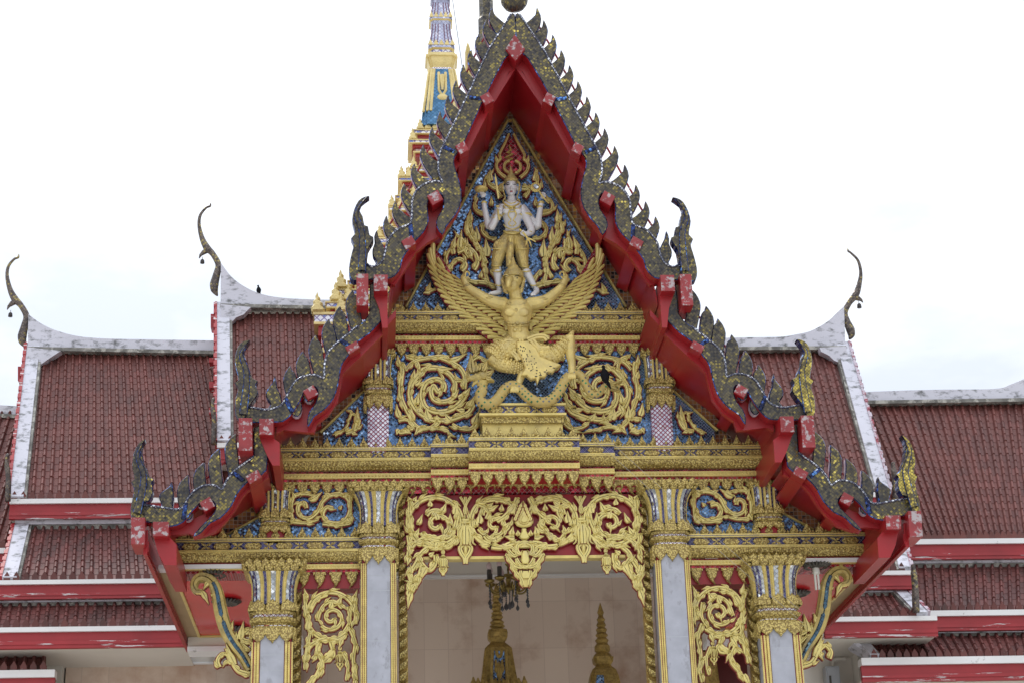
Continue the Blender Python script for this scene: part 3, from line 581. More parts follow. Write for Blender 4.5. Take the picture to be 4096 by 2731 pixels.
def column(cx, cy, zt, zcap, zc1, zr1, zr2, zcol, zend, hw, fw, bottom, marble, name, shaft=True):
    """lotus capital and shaft. levels: top of leaves, flutes' top, crown top, crown bottom, ring bottom, collar top, collar tip"""
    root = POR
    mb = MB(); hh = zcap-zc1+.0; pr = []
    N = 10
    for k in range(N+1):
        t = k/N; z = zc1-.03+(zt-.02-zc1+.03)*t; r = hw*.97+(fw-hw)*max(0, (t-.25)/.75)**2.6
        pr.append((z, r, SECM))
    mb.lathe(cx, cy, pr, sq=SECP)
    # raised gilded ribs over the glass
    for q in (0, 1, 3):
        R = Matrix.Rotation(math.pi/2*q, 2)
        for u in (-.54, -.195, .195, .54):
            pts = []
            for z, r, _ in pr: p = R @ Vector((u*r, -r*1.0)); pts.append((cx+p.x, cy+p.y, z))
            mb.tube(pts, [.020*hw/.25]*(N+1), 6, 0)
            for k in range(1, 26):
                t = k/26; i = min(int(t*N), N-1); f = t*N-i; a = Vector(pts[i]).lerp(Vector(pts[i+1]), f); mb.ell(a+Vector((0, -.012, 0)), (.021*hw/.25, .016, .010), 0, 6, 4)
    cap = mb.build('lotus_capital', [GOLD, GOLDC, SILV, INDIGO], root)
    mb = MB()
    leaf_row(mb, cx, cy, zt-.085*hw/.25, fw*.90, 7, .10*hw/.25, lean=.03); leaf_row(mb, cx, cy, zt-.13*hw/.25, fw*.82, 6, .085*hw/.25, lean=.05)
    mb.lathe(cx, cy, [(zt-.10*hw/.25, fw*.84), (zt-.07*hw/.25, fw*.93), (zt-.03, fw*.96), (zt-.01, fw*.90)], sq=SQ)
    mb.build('leaf_crown', [GOLDC], cap)
    mb = MB(); hc = zc1-zr1
    leaf_row(mb, cx, cy, zr1+.02, hw*1.05, 3, hc*.95, flare=-.01); leaf_row(mb, cx, cy, zr1+.02, hw*1.07, 6, hc*.5)
    h = zr1-zr2
    mb.lathe(cx, cy, [(zr1-.005, hw*.9), (zr1-.004, hw*1.06), (zr1+.03, hw*1.09), (zr1+.06, hw*.98)], sq=SQ)
    mb.lathe(cx, cy, [(zr2+h*.02, hw*.86), (zr2+h*.22, hw*.92), (zr2+h*.3, hw*1.04), (zr2+h*.48, hw*1.12), (zr2+h*.62, hw*1.10), (zr2+h*.72, hw*.98), (zr2+h*.80, hw*.92)], sq=SQ)
    mb.build('base_leaves', [GOLDC], cap)
    mb = MB(); mb.lathe(cx, cy, [(zr2+h*.78, hw*.93), (zr1, hw*.93)], sq=SQ); mb.lathe(cx, cy, [(zcol-.012, hw*.92), (zr2+h*.05, hw*.92)], sq=SQ); mb.build('glass_band', [CHECK], cap)
    mb = MB(); leaf_row(mb, cx, cy, zcol+.01, hw*1.0, 3, (zcol-zend), up=False, flare=-.0); leaf_row(mb, cx, cy, zcol+.01, hw*.985, 2, (zcol-zend)*.55, up=False)
    mb.lathe(cx, cy, [(zcol-.02, hw*1.01), (zcol+.012, hw*1.04), (zcol+.03, hw*.98)], sq=SQ); mb.build('leaf_collar', [GOLDC], cap)
    if shaft:
        mb = MB(); z = zcol
        for hb in (zcol-zend+.10, .15, .50, .62, .62, .9, .9, .9, .9):
            z2 = max(bottom, z-hb)
            if z-z2 > .02: mb.box(cx-marble, cx+marble, cy-hw*.93, cy+hw*.93, z2+.006, z, 0); mb.box(cx-hw*.93, cx+hw*.93, cy-marble, cy+marble, z2+.006, z, 0)
            z = z2
        mb.box(cx-marble+.001, cx+marble-.001, cy-hw*.925, cy+hw*.925, bottom, zcol-.002, 2)
        mb.box(cx-hw*.90, cx+hw*.90, cy-hw*.90, cy+hw*.90, bottom, zcol-.01, 1)
        for z in (zcol-.42, zcol-.50-.0, zcol-1.37):
            pass
        sh = mb.build('column_shaft', [MARBLE, REDEDGE, STEEL], root)
        # three rope mouldings each side of the marble
        mb = MB(); w = (hw-marble)
        for sx in (-1, 1):
            for k in range(3):
                x = cx+sx*(marble+w*(.22+.30*k)); yf = cy-hw*(.95-.06*k)
                mb.tube([(x, yf, bottom), (x, yf, zend+.03)], w*.14, 6, 0)
                nb = int((zend+.03-max(bottom, 4.3))/.021)
                for j in range(nb): mb.ell((x, yf-w*.04, zend+.03-.021*(j+.5)), (w*.155, w*.13, .0125), 0, 6, 4)
        mb.build('rope_moulding', [GOLD], sh)
    return cap
def cols(M, sg):
    Yc = YW-.05
    # inner, tall
    cxi = M([(P('z3', 336, 900, Yc-.25).x, 0)])[0][0]; s = .6378*17.8/FPX
    lev = lv('z3', 336, (305, 345, 545, 630, 690, 715, 818), Yc-.25)
    column(cxi, Yc, *lev, hw=.178, fw=.30, bottom=0, marble=.114, name='i')
    cxo = M([(P('c3', 410, 1100, Yc-.2).x, 0)])[0][0]; lev = lv('c3', 410, (128, 200, 590, 745, 885, 925, 1112), Yc-.2)
    column(cxo, Yc, *lev, hw=.205, fw=.305, bottom=0, marble=.114, name='o')
    cxp = M([(P('z2', 333, 1000, YW-.12).x, 0)])[0][0]; lev = lv('z2', 333, (772, 800, 940, 1000, 1056, 1066, 1150), YW-.2)
    column(cxp, YW-.02, *lev, hw=.128, fw=.150, bottom=0, marble=0, name='p', shaft=False)
    mb = MB(); mb.lathe(cxp, YW-.02, [(ZM[0]-.05, .108), (lev[5]-.01, .108)], sq=SQ); mb.build('lozenge_pilaster', [WHITEM], POR)
    cxq = M([(P('z5', 1527, 600, YW-.12).x, 0)])[0][0]; lev = lv('z5', 1527, (455, 480, 590, 655, 690, 697, 735), YW-.2)
    column(cxq, YW-.02, *lev, hw=.130, fw=.150, bottom=0, marble=0, name='q', shaft=False)
    mb = MB(); mb.lathe(cxq, YW-.02, [(ZL[0]-.05, .10), (lev[5]-.01, .10)], sq=SQ); mb.build('pilaster_foot', [RED], POR)
both(cols)
# ================================================================ carved scrollwork
def flame(mb, x, z, ang, Ln, Wd, curl=.9, y=YW-.05, h=.03, n=7):
    """one kranok leaf: leaves at angle ang, swells and curls to a point"""
    pts = []; a = ang; px, pz = x, z
    for k in range(n+1):
        pts.append((px, pz)); t = k/n
        a += curl/n*(1.6-2.4*t) if t > .55 else curl/n
        px += math.cos(a)*Ln/n; pz += math.sin(a)*Ln/n
    w = [Wd*(.50+.5*math.sin(min(1, t/n*1.7)*math.pi*.9))*(1-(t/n)**2.2) for t in range(n+1)]; w[-1] = .0008
    mb.ribbon(pts, w, y, h, 0, 1, .007)
def knob(mb, x, z, r, y, h):
    """a small rolled volute"""
    pts = [(x+r*(1-k/9)*math.cos(k*.8), z+r*(1-k/9)*math.sin(k*.8)) for k in range(9)]
    mb.ribbon(pts, [r*.34*(1-k/14) for k in range(9)], y-.012, h, 0, 0, 0, False)
def vine(mb, pts, w, y, h=.058, leaf=.11, every=.10, lw=.026, sides=(1, -1), taper=.35, start=.1, ang=.55, smooth=6, kn=True, seed=0, wid=1.0):
    rnd = random.Random(seed+len(pts)); c = cat(pts, smooth); n = len(c)
    w *= .92*wid; ws = [w*(1-taper*k/(n-1)) for k in range(n)]; ws[-1] *= .4
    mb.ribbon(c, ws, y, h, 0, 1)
    acc = start*every; i = 0; tot = 0
    for k in range(1, n-1):
        d = Vector(c[k])-Vector(c[k-1]); tot += d.length
        if tot >= acc:
            acc += every*1.2*rnd.uniform(.85, 1.15); s = sides[i % len(sides)]; i += 1
            t = math.atan2(d.y, d.x); nx, nz = -math.sin(t)*s, math.cos(t)*s
            bx, bz = c[k][0]+nx*ws[k]*.55, c[k][1]+nz*ws[k]*.55; L_ = leaf*rnd.uniform(.8, 1.1)
            flame(mb, bx, bz, t+s*ang*1.15, L_*1.3, lw*1.0, -s*1.1, y-.012, h*.95)
            if kn and i % 2: knob(mb, bx, bz, lw*.8, y-h*.7, .02)
def tip(mb, a, b, w, curl, y, h=.045):
    d = Vector(b)-Vector(a); flame(mb, a[0], a[1], math.atan2(d.y, d.x)-curl*.35, d.length*1.04, w, curl, y, h, 9)
GM = [GOLDY, REDEDGE, DUSTSHADE]
YS = YW-.015
def panel(name, vines, tips, crop, scale=1, mats_=None, y=YS, half=True, **kw):
    def side(M, sg):
        mb = MB()
        for k, v in enumerate(vines):
            s, w = v[0], v[1]; o = dict(kw); o.update(v[2] if len(v) > 2 else {})
            if sg < 0 and 'sides' in o: o['sides'] = tuple(-q for q in o['sides'])
            vine(mb, M(T(crop, s, y)), w, y-.002*(k % 5), seed=k, **o)
        for k, q in enumerate(tips):
            a, b = M(T(crop, [q[0:2], q[2:4]], y)); tip(mb, a, b, q[4]*1.1, q[5]*sg*1.5, y-.02-.002*(k % 4))
            if k % 2 == 0: knob(mb, a[0], a[1], q[4]*.6, y-.045, .022)
        mb.build(name, mats_ or GM, POR)
    side(lambda p: p, 1)
    if half: side(mir, -1)
O = (1,); I = (-1,)
# big scrolls either side of the serpent
panel('scroll_relief', [
 ('770,770 792,690 735,608 640,598 540,645 487,750 482,870 535,985 640,1042 760,1050 900,1010 1010,920 1100,800', .030, dict(taper=-.1)),
 ('745,735 700,770 640,690 605,770 640,870 725,908 830,900 910,850 935,760 935,640 880,545 800,488 690,440 580,440 470,475', .028, dict(taper=-.1, every=.12)),
 ('500,470 400,580 335,680 310,790 330,900 400,1020 500,1100 620,1160 760,1170 900,1150 1020,1110 1130,1060 1200,950', .032, dict(taper=.1)),
 ('1065,740 1075,570 1015,450 905,375 780,315 660,295 520,310 400,340 310,400 250,480', .030, dict(every=.11)),
 ('185,370 205,480 190,620 178,760 200,880 250,1000 310,1120 360,1210 470,1290 600,1270 690,1190', .030, dict(every=.10)),
 ('270,290 370,320 430,410 425,510 370,600 330,700', .026),
 ('150,1170 240,1155 310,1185', .024, dict(leaf=.08)), ('160,1340 260,1330 310,1280 270,1250', .022, dict(leaf=.07)),
 ('420,1320 560,1275 720,1290 860,1340', .024, dict(leaf=.08)), ('1250,1200 1150,1290 1000,1280 900,1220', .026),
 ('905,600 1010,620 1130,590', .022, dict(leaf=.06)), ('1100,1000 1180,920 1220,840', .022),
 ('1180,330 1260,290 1340,320 1420,350', .024, dict(leaf=.08)), ('1250,420 1400,440 1500,400 1600,480', .024)], [
 (170, 420, 130, 270, .030, -.5), (190, 600, 140, 490, .03, -.6), (180, 900, 140, 790, .03, -.6), (170, 1130, 110, 950, .034, -.5), (340, 600, 385, 470, .034, .6),
 (380, 680, 480, 600, .03, .4), (350, 1180, 315, 980, .04, -.3), (420, 1060, 460, 950, .034, .4), (400, 960, 425, 790, .036, -.3), (580, 1170, 520, 1010, .05, -.5),
 (680, 1190, 690, 1090, .022, .5), (880, 1180, 780, 1080, .03, -.6), (900, 860, 1000, 745, .03, .4), (980, 860, 1110, 790, .03, .5), (1060, 830, 1160, 720, .034, .4),
 (1070, 1040, 950, 1030, .03, -.5), (1080, 1010, 1080, 970, .02, .3), (1130, 980, 1220, 840, .036, .4), (1200, 1230, 1250, 1060, .04, -.3), (650, 290, 860, 285, .03, .3),
 (860, 340, 1110, 265, .034, .6), (700, 440, 910, 470, .032, .4), (300, 300, 240, 265, .024, -.5), (600, 400, 500, 520, .02, .4), (240, 1300, 330, 1360, .03, .4), (160, 1300, 120, 1370, .03, .3), (480, 1270, 370, 1370, .04, .5), (850, 1330, 700, 1290, .02, .3)], 's1', leaf=.085, every=.088, lw=.021)
# small flames at the outer corners of the middle field
panel('scroll_relief', [('130,1310 190,1290 215,1230 170,1190 150,1230', .022, dict(leaf=.06)), ('60,1325 120,1290 150,1240', .02, dict(leaf=.05))],
      [(190, 1250, 210, 1150, .03, .4), (180, 1300, 210, 1190, .024, -.4), (110, 1300, 50, 1325, .022, -.3), (170, 1310, 205, 1325, .022, .3)], 'z2', every=.08, lw=.018)
# flames of the top pediment
panel('flame_relief', [
 ('95,1340 130,1290 95,1240 40,1250 0,1320 -30,1420', .030, dict(leaf=.09)), ('60,1180 120,1150 110,1090 80,1040', .026),
 ('200,1330 230,1270 215,1200 165,1150 130,1170 160,1230', .030), ('330,1470 295,1350 290,1240 230,1130 170,1050 140,970 130,920', .026, dict(leaf=.075)),
 ('310,1280 260,1170 215,1090 185,1010 170,930 160,880', .024), ('360,900 290,940 275,1000 330,1055 395,1060', .028, dict(leaf=.05)),
 ('300,850 230,830 205,780 230,720', .026), ('460,640 390,640 330,600 320,540 340,500', .028, dict(leaf=.06)), ('440,720 400,660 440,600', .024, dict(leaf=.05)),
 ('400,1480 300,1440 200,1430 100,1410', .030, dict(leaf=.07)), ('20,1330 -40,1300 -30,1200 20,1130', .026, dict(leaf=.07)), ('420,1440 380,1380 340,1330', .03, dict(leaf=.06)), ('-20,1500 -60,1420 -50,1300', .026, dict(leaf=.06))], [
 (80, 1160, 90, 990, .036, -.3), (30, 1200, 20, 1110, .03, -.4), (170, 1230, 160, 1140, .03, .3), (310, 1220, 305, 1070, .046, .3), (230, 1090, 225, 960, .034, .3), (150, 1020, 120, 930, .03, -.3),
 (170, 930, 165, 820, .036, -.3), (300, 1360, 280, 1270, .034, .4), (345, 790, 350, 710, .026, .3), (350, 580, 330, 480, .028, -.4), (250, 1400, 270, 1340, .026, .4), (290, 640, 290, 560, .02, .3), (110, 1110, 130, 1060, .024, .4), (400, 420, 380, 360, .02, -.3), (20, 1150, 45, 1040, .03, -.3), (130, 1000, 150, 900, .025, .4)], 'd1', leaf=.075, every=.085, lw=.019)
panel('flame_relief', [('50,505 100,490 150,470', .022, dict(leaf=.05))], [(60, 500, 95, 425, .03, .3), (90, 500, 30, 520, .026, -.3)], 'g')
# flame-shaped halo over the crowned figure
def nimbus(M, sg):
    mb = MB(); c = cat(T('d1', '470,545 415,500 392,450 400,410 425,385 418,350 440,300 470,240 497,175', YW-.03), 6); mb.ribbon(M(c), [.020*(1-k/len(c)*.45) for k in range(len(c))], YW-.03, .05, 0, 1)
    c = cat(T('d1', '500,400 465,425 460,470 490,500 510,500', YW-.04), 5); mb.ribbon(M(c), .015, YW-.04, .05, 0, 1)
    mb.build('halo_frame', [GOLD, REDEDGE, DUSTSHADE], POR)
both(nimbus)
hh = T('d1', '470,545 415,500 392,450 400,410 425,385 418,350 440,300 470,240 500,175', YW-.01); mb = MB(); mb.prism(hh+[(2*X0-x, z) for x, z in hh[::-1][1:]], YW-.012, YW, 0); mb.build('halo_field', [REDGLASS], POR)
mb = MB(); c = T('d1', '500,260 515,300 485,320 525,335 470,365 525,372 470,405 500,410', YW-.03); mb.ribbon(c, [.006, .012, .012, .014, .014, .014, .014, .006], YW-.02, .03, 0, 0, 0, False); mb.build('halo_zigzag', [GOLD], POR)
# ---------------------------------------------------------------- the lacework hanging in the three openings
YL = YW-.02
def spiral(cx, cy, r0, r1, a0, turns, sx=1.0, n=22):
    return ' '.join('%.0f,%.0f' % (cx+sx*(r0+(r1-r0)*k/n)*math.cos(a0+turns*2*math.pi*k/n), cy+(r0+(r1-r0)*k/n)*math.sin(a0+turns*2*math.pi*k/n)) for k in range(n+1))
mb = MB(); za = Zv('z3', 1200, 770, YL); zt = Zv('z3', 1200, 395, YL); xl = P('z3', 490, 700, YL).x; mb.box(xl, 2*X0-xl, YL+.012, YL+.10, za, zt+.02, 0); mb.box(xl, 2*X0-xl, YL-.015, YL+.10, za-.03, za-.001, 1); mb.build('red_lintel', [RED, GOLD], POR)
# band of pointed lambrequin leaves above it
mb = MB(); z0 = Zv('z3', 1200, 325, YL); z1_ = Zv('z3', 1200, 352, YL); z2_ = Zv('z3', 1200, 378, YL); n = 30; p = (2*X0-2*xl)/n
mb.box(xl, 2*X0-xl, YL-.05, YL+.1, z1_, z0, 0); mb.box(xl, 2*X0-xl, YL-.03, YL+.1, z2_, z1_-.001, 1)
for k in range(n):
    x = xl+p*(k+.5); big = k % 2 == 0
    hgt = .085 if big else .045
    mb.prism([(x-p*.62, z0), (x-p*.5, z0-.03), (x-p*.18, z0-hgt*.55), (x, z0-hgt-.02), (x+p*.18, z0-hgt*.55), (x+p*.5, z0-.03), (x+p*.62, z0)], YL-.075, YL-.03, 2, 2, bev=.008, raise_=.01)
mb.build('lambrequin_band', [RED, REDGLASS, GOLDC], POR)
LACE = dict(leaf=.075, every=.075, lw=.021, taper=.05, wid=1.02)
panel('lace_scroll', [
 (spiral(420, 430, 20, 175, .3, 1.35, 1.05), .026), (spiral(395, 400, 280, 285, .7, .94, 1.08), .030),
 ('480,610 300,590 180,640 110,720 90,820', .030), ('560,560 620,470 650,330 610,220', .026), ('110,150 110,300 125,450 150,560', .024),
 ('640,560 560,680 450,680 330,690 230,770 190,860 130,960', .028), ('400,780 400,880 330,950 250,880 200,800', .026), ('250,900 220,1000 160,1080 120,1010 100,920', .026),
 ('210,1020 180,1110 130,1200 115,1130', .024), ('90,560 110,680 150,740', .022), ('90,980 120,1080 100,1180', .022), ('300,330 350,280 430,270 500,310', .026), ('250,520 290,580 370,600', .024), ('600,480 570,560 510,590', .024)], [
 (110, 170, 90, 115, .03, .3), (160, 170, 185, 115, .026, -.3), (110, 500, 125, 350, .04, .3), (170, 560, 220, 480, .03, .4), (200, 430, 260, 320, .03, .4), (430, 380, 400, 280, .03, .3), (470, 300, 530, 190, .034, .3),
 (620, 320, 640, 190, .036, .3), (560, 440, 575, 310, .036, .3), (340, 230, 340, 150, .03, .3), (110, 810, 80, 900, .028, .3), (330, 790, 390, 750, .028, .4), (130, 1210, 80, 1390, .034, .35), (100, 1180, 95, 1290, .03, .3), (180, 1090, 190, 1170, .028, .3), (300, 930, 240, 1050, .03, .3), (380, 860, 330, 960, .03, .4), (430, 640, 400, 720, .034, -.3), (520, 660, 480, 690, .03, .3), (240, 980, 200, 1080, .03, .3)], 'lb', y=YL, **LACE)
panel('lace_scroll', [
 (spiral(1080, 430, 30, 130, .9, 1.1), .024), (spiral(1075, 400, 262, 280, 1.75, .72, 1.0), .030),
 ('1040,680 1150,690 1250,650 1330,640', .030, dict(leaf=.05)), ('1330,130 1290,220 1200,330 1100,400', .026), ('870,200 960,230 1010,290 980,370', .024),
 ('850,560 950,640 1050,600 1100,580', .024), ('890,480 950,540 970,500', .02, dict(leaf=.05)), ('960,170 1080,150 1180,160 1250,130', .024, dict(leaf=.05)), ('940,330 960,260 1030,220', .024), ('960,560 1010,610 1090,600', .024), ('1170,520 1230,470 1240,420', .022)], [
 (860, 460, 850, 370, .036, .2), (900, 420, 910, 290, .04, .3), (990, 240, 1060, 190, .03, .4), (1010, 270, 1120, 220, .03, .4), (1150, 280, 1160, 200, .03, .3), (1250, 300, 1330, 200, .034, .4), (1180, 470, 1250, 410, .03, .4), (1100, 600, 1160, 570, .026, .3), (1270, 560, 1280, 455, .034, -.3), (1300, 580, 1190, 575, .034, -.4), (1340, 560, 1340, 500, .03, .3)], 'lb', y=YL, **LACE)
def tassel(M, sg, c, x, y0, y1, w, Y):
    """drop pendant: crossed stem, neck rings, bell of curling petals, bud"""
    h = y1-y0; mb = MB()
    def q(a, b): return T(c, [(x+a*w, y0+h*b)], Y)[0]
    def rib(pts, ws, yy, hh=.03): mb.ribbon(M(cat([q(*p) for p in pts], 4)), ws, yy, hh, 0, 1, .004)
    rib([(0, 0), (0, .34)], .012*w/100+.004, Y-.004)
    rib([(-.5, .0), (-.1, .10), (.12, .20), (0, .26)], .014, Y-.012); rib([(.5, .0), (.1, .10), (-.12, .20), (0, .26)], .014, Y-.014)
    k = w/118
    for a, b, ww in ((.335, .37, .36), (.375, .40, .46), (.43, .46, .40)): mb.prism(M([q(-ww, a), q(ww, a), q(ww*.85, b), q(-ww*.85, b)]), Y-.055, Y, 0, 0, bev=.004, raise_=.015)
    mb.prism(M([q(-.26, .40), q(.26, .40), q(.34, .43), q(-.34, .43)]), Y-.04, Y, 0, 1)
    for s in (-1, 1):
        rib([(s*.30, .45), (s*.62, .50), (s*.66, .60), (s*.70, .68), (s*1.0, .715)], [.030*k*(1-i/18) for i in range(17)], Y-.02, .04)
        rib([(s*.16, .46), (s*.34, .54), (s*.36, .64), (s*.44, .71), (s*.58, .72)], [.028*k*(1-i/20) for i in range(17)], Y-.028, .045)
    rib([(0, .45), (0, .72)], [.030*k]*5, Y-.036, .05)
    for s in (-1, 1): rib([(s*.05, .70), (s*.52, .75), (s*.40, .83), (s*.10, .90), (0, .99)], [.022*k+.002]*17, Y-.02, .035)
    mb.prism(M([q(0, .70), q(.22, .76), q(.16, .82), q(0, .88), q(-.16, .82), q(-.22, .76)]), Y-.05, Y-.0, 0, 1, bev=.012*k+.002, raise_=.02)
    mb.prism(M([q(-.14, .86), q(.14, .86), q(.07, .93), q(0, 1.0), q(-.07, .93)]), Y-.03, Y, 0, 1, bev=.006*k, raise_=.01)
    mb.build('drop_pendant', GM, POR)
def tass(M, sg):
    tassel(M, sg, 'lb', 745, 110, 885, 118, YL); tassel(M, sg, 'lb', 490, 670, 1015, 66, YL)
both(tass)
# middle drop with the lotus bud
def midd(M, sg): pass
def mp_(s): p = T('lb', s, YL); return p+[(2*X0-x, z) for x, z in p[::-1]]
mb = MB()
for s, d in (('1395,160 1370,240 1335,310 1300,360 1300,410 1330,450 1375,465', .05), ('1385,470 1380,510 1350,575 1380,600', .04), ('1395,600 1340,630 1290,660 1290,700', .03)):
    q = mp_(s); mb.prism(q, YL-d, YL, 0, 1, bev=.012, raise_=.02)
for y0, y1, w_ in ((235, 452, 74), (290, 440, 50), (345, 425, 27)):
    q = mp_('1395,%d %d,%d %d,%d %d,%d 1394,%d' % (y0, 1395-w_*.55, y0+(y1-y0)*.40, 1395-w_, y0+(y1-y0)*.68, 1395-w_*.6, y0+(y1-y0)*.9, y1)); mb.prism(q, YL-.06-.02*(74-w_)/24, YL, 0, 1, bev=.006, raise_=.012)
for s_ in (-1, 1):
    for k in range(5):
        pa, pb = T('lb', [(1395+s_*(92-k*16), 400-k*38), (1395+s_*(60-k*12), 318-k*32)], YL); tip(mb, pa, pb, .020, .5*s_, YL-.065, .03)
def drop(M, sg):
    m2 = MB()
    for s, w in (('1390,640 1340,670 1330,720 1355,760 1395,770', .024), ('1160,670 1210,700 1260,760 1300,790 1330,770 1300,720', .026), ('1180,680 1260,690 1300,720', .022), ('1220,790 1260,850 1310,900 1370,920 1395,910', .026), ('1320,820 1360,880 1395,900', .022), ('1270,880 1300,950 1340,1010 1380,1060 1400,1130', .024), ('1370,960 1380,1020 1398,1050', .02)):
        vine(m2, M(T('lb', s, YL)), w, YL-.012, leaf=.055, every=.075, lw=.016, sides=(-sg,), taper=.2, kn=False)
    for a in ((1215, 790, 1205, 760), (1270, 880, 1240, 830), (1200, 720, 1160, 660), (1330, 960, 1290, 940)):
        pa, pb = M(T('lb', [a[:2], a[2:]], YL)); tip(m2, pa, pb, .026, .3*sg, YL-.02)
    m2.build('middle_drop', GM, POR)
both(drop)
q = mp_('1398,735 1380,780 1375,850 1395,890'); mb.prism(q, YL-.07, YL, 0, 1, bev=.010, raise_=.02); q = mp_('1398,960 1382,1000 1395,1050'); mb.prism(q, YL-.05, YL, 0, 1, bev=.006, raise_=.02)
q = mp_('1398,1030 1365,1040 1385,1080 1395,1140'); mb.prism(q, YL-.035, YL, 0, 1, bev=.006, raise_=.01)
mb.build('lotus_bud_boss', GM, POR)
# narrow jamb strips of stacked leaves
def jamb(M, sg, c, x0, y0, x1, y1, w, n, out):
    a = M([(P(c, x0, y0, YL).x, P(c, x0, y0, YL).z)])[0]; b = M([(P(c, x1, y1, YL).x, P(c, x1, y1, YL).z)])[0]
    b = (a[0], b[1])
    mb = MB(); mb.box(a[0]-w*1.1, a[0]+w*1.1, YL+.03, YL+.09, 0, a[1], 1); st = (a[1]-b[1])/n
    for k in range(n+1):
        z = a[1]-st*k; s = sg*out
        mb.prism([(a[0]-s*w, z-st*1.0), (a[0]+s*w*.2, z-st*.85), (a[0]+s*w*.75, z-st*.62), (a[0]+s*w*.62, z-st*.5), (a[0]+s*w*.95, z-st*.42), (a[0]+s*w*.8, z-st*.28), (a[0]+s*w*1.05, z-st*.16), (a[0]+s*w*1.1, z+st*.08), (a[0]+s*w*.5, z-st*.15), (a[0]-s*w*.3, z-st*.30), (a[0]-s*w*.9, z-st*.50)], YL-.01, YL+.03, 0, 1, bev=.006, raise_=.016)
        mb.ell((a[0]+s*w*.1, YL-.03, z-st*.58), (w*.38, .016, st*.16), 0, 8, 5); mb.ell((a[0]-s*w*.3, YL-.03, z-st*.78), (w*.3, .014, st*.1), 0, 8, 5)
    mb.build('jamb_relief', [GOLDC, GOLDB], POR)
def jambs(M, sg):
    jamb(M, sg, 'z3', 485, 400, 490, 1560, .040, 17, 1)
    jamb(M, sg, 'z5', 1652, 1060, 1648, 1560, .036, 8, 1)
both(jambs)
# lace in the side openings
panel('lace_scroll', [
 (spiral(1840, 1210, 12, 72, .3, 1.35), .024), (spiral(1835, 1205, 125, 140, .8, .92), .028), ('1690,1080 1700,1180 1720,1280 1700,1400 1690,1500', .022),
 ('1880,1340 1800,1330 1720,1370 1700,1450', .028), ('1940,1270 1970,1350 1960,1440 1970,1530 1960,1600', .024), ('1830,1330 1850,1420 1800,1440 1760,1520 1710,1600', .026), ('1760,1400 1790,1480 1730,1560', .024), ('1960,1090 1975,1170 1965,1250', .022), ('1760,1230 1790,1150 1850,1120 1900,1160', .022), ('1720,1180 1760,1110 1820,1085', .022), ('1930,1150 1940,1230 1900,1300', .022), ('1740,1330 1770,1390 1730,1440', .022), ('1900,1400 1930,1470 1920,1560', .02)], [
 (1700, 1110, 1690, 1050, .03, .3), (1705, 1280, 1715, 1200, .036, .3), (1960, 1130, 1980, 1055, .03, -.3), (1830, 1160, 1850, 1110, .026, .3), (1870, 1140, 1900, 1090, .03, .3), (1960, 1480, 1985, 1560, .03, .3), (1800, 1430, 1850, 1390, .03, .4), (1720, 1560, 1690, 1640, .03, .3), (1780, 1350, 1740, 1420, .03, .3), (1900, 1330, 1880, 1380, .026, .3), (1850, 1390, 1800, 1450, .03, .3)], 'z5', y=YL, leaf=.07, every=.075, lw=.020, taper=.05, wid=.95)
def tass2(M, sg): tassel(M, sg, 'z5', 1886, 1345, 1505, 32, YL)
both(tass2)
# S scrolls in the blue wing panels
panel('scroll_relief', [
 ('1700,605 1690,575 1655,590 1660,640 1710,660 1760,625 1790,565 1840,530 1900,530 1940,570 1935,640 1890,685 1820,680 1790,640 1810,600 1850,605', .024, dict(taper=0)),
 ('1630,690 1615,630 1620,570 1640,530 1700,525 1750,540', .024), ('1625,680 1700,685 1770,665', .022), ('1940,520 1945,600 1945,690', .02), ('1790,690 1870,700 1945,690', .022)], [
 (1720, 560, 1790, 520, .034, .5), (1640, 550, 1620, 515, .026, -.3), (1900, 540, 1950, 515, .028, .3), (1630, 660, 1612, 695, .028, .3), (1930, 660, 1950, 695, .026, -.3), (1830, 540, 1800, 520, .024, .4), (1880, 610, 1900, 590, .02, .3)], 'z5', leaf=.06, every=.085, lw=.018)
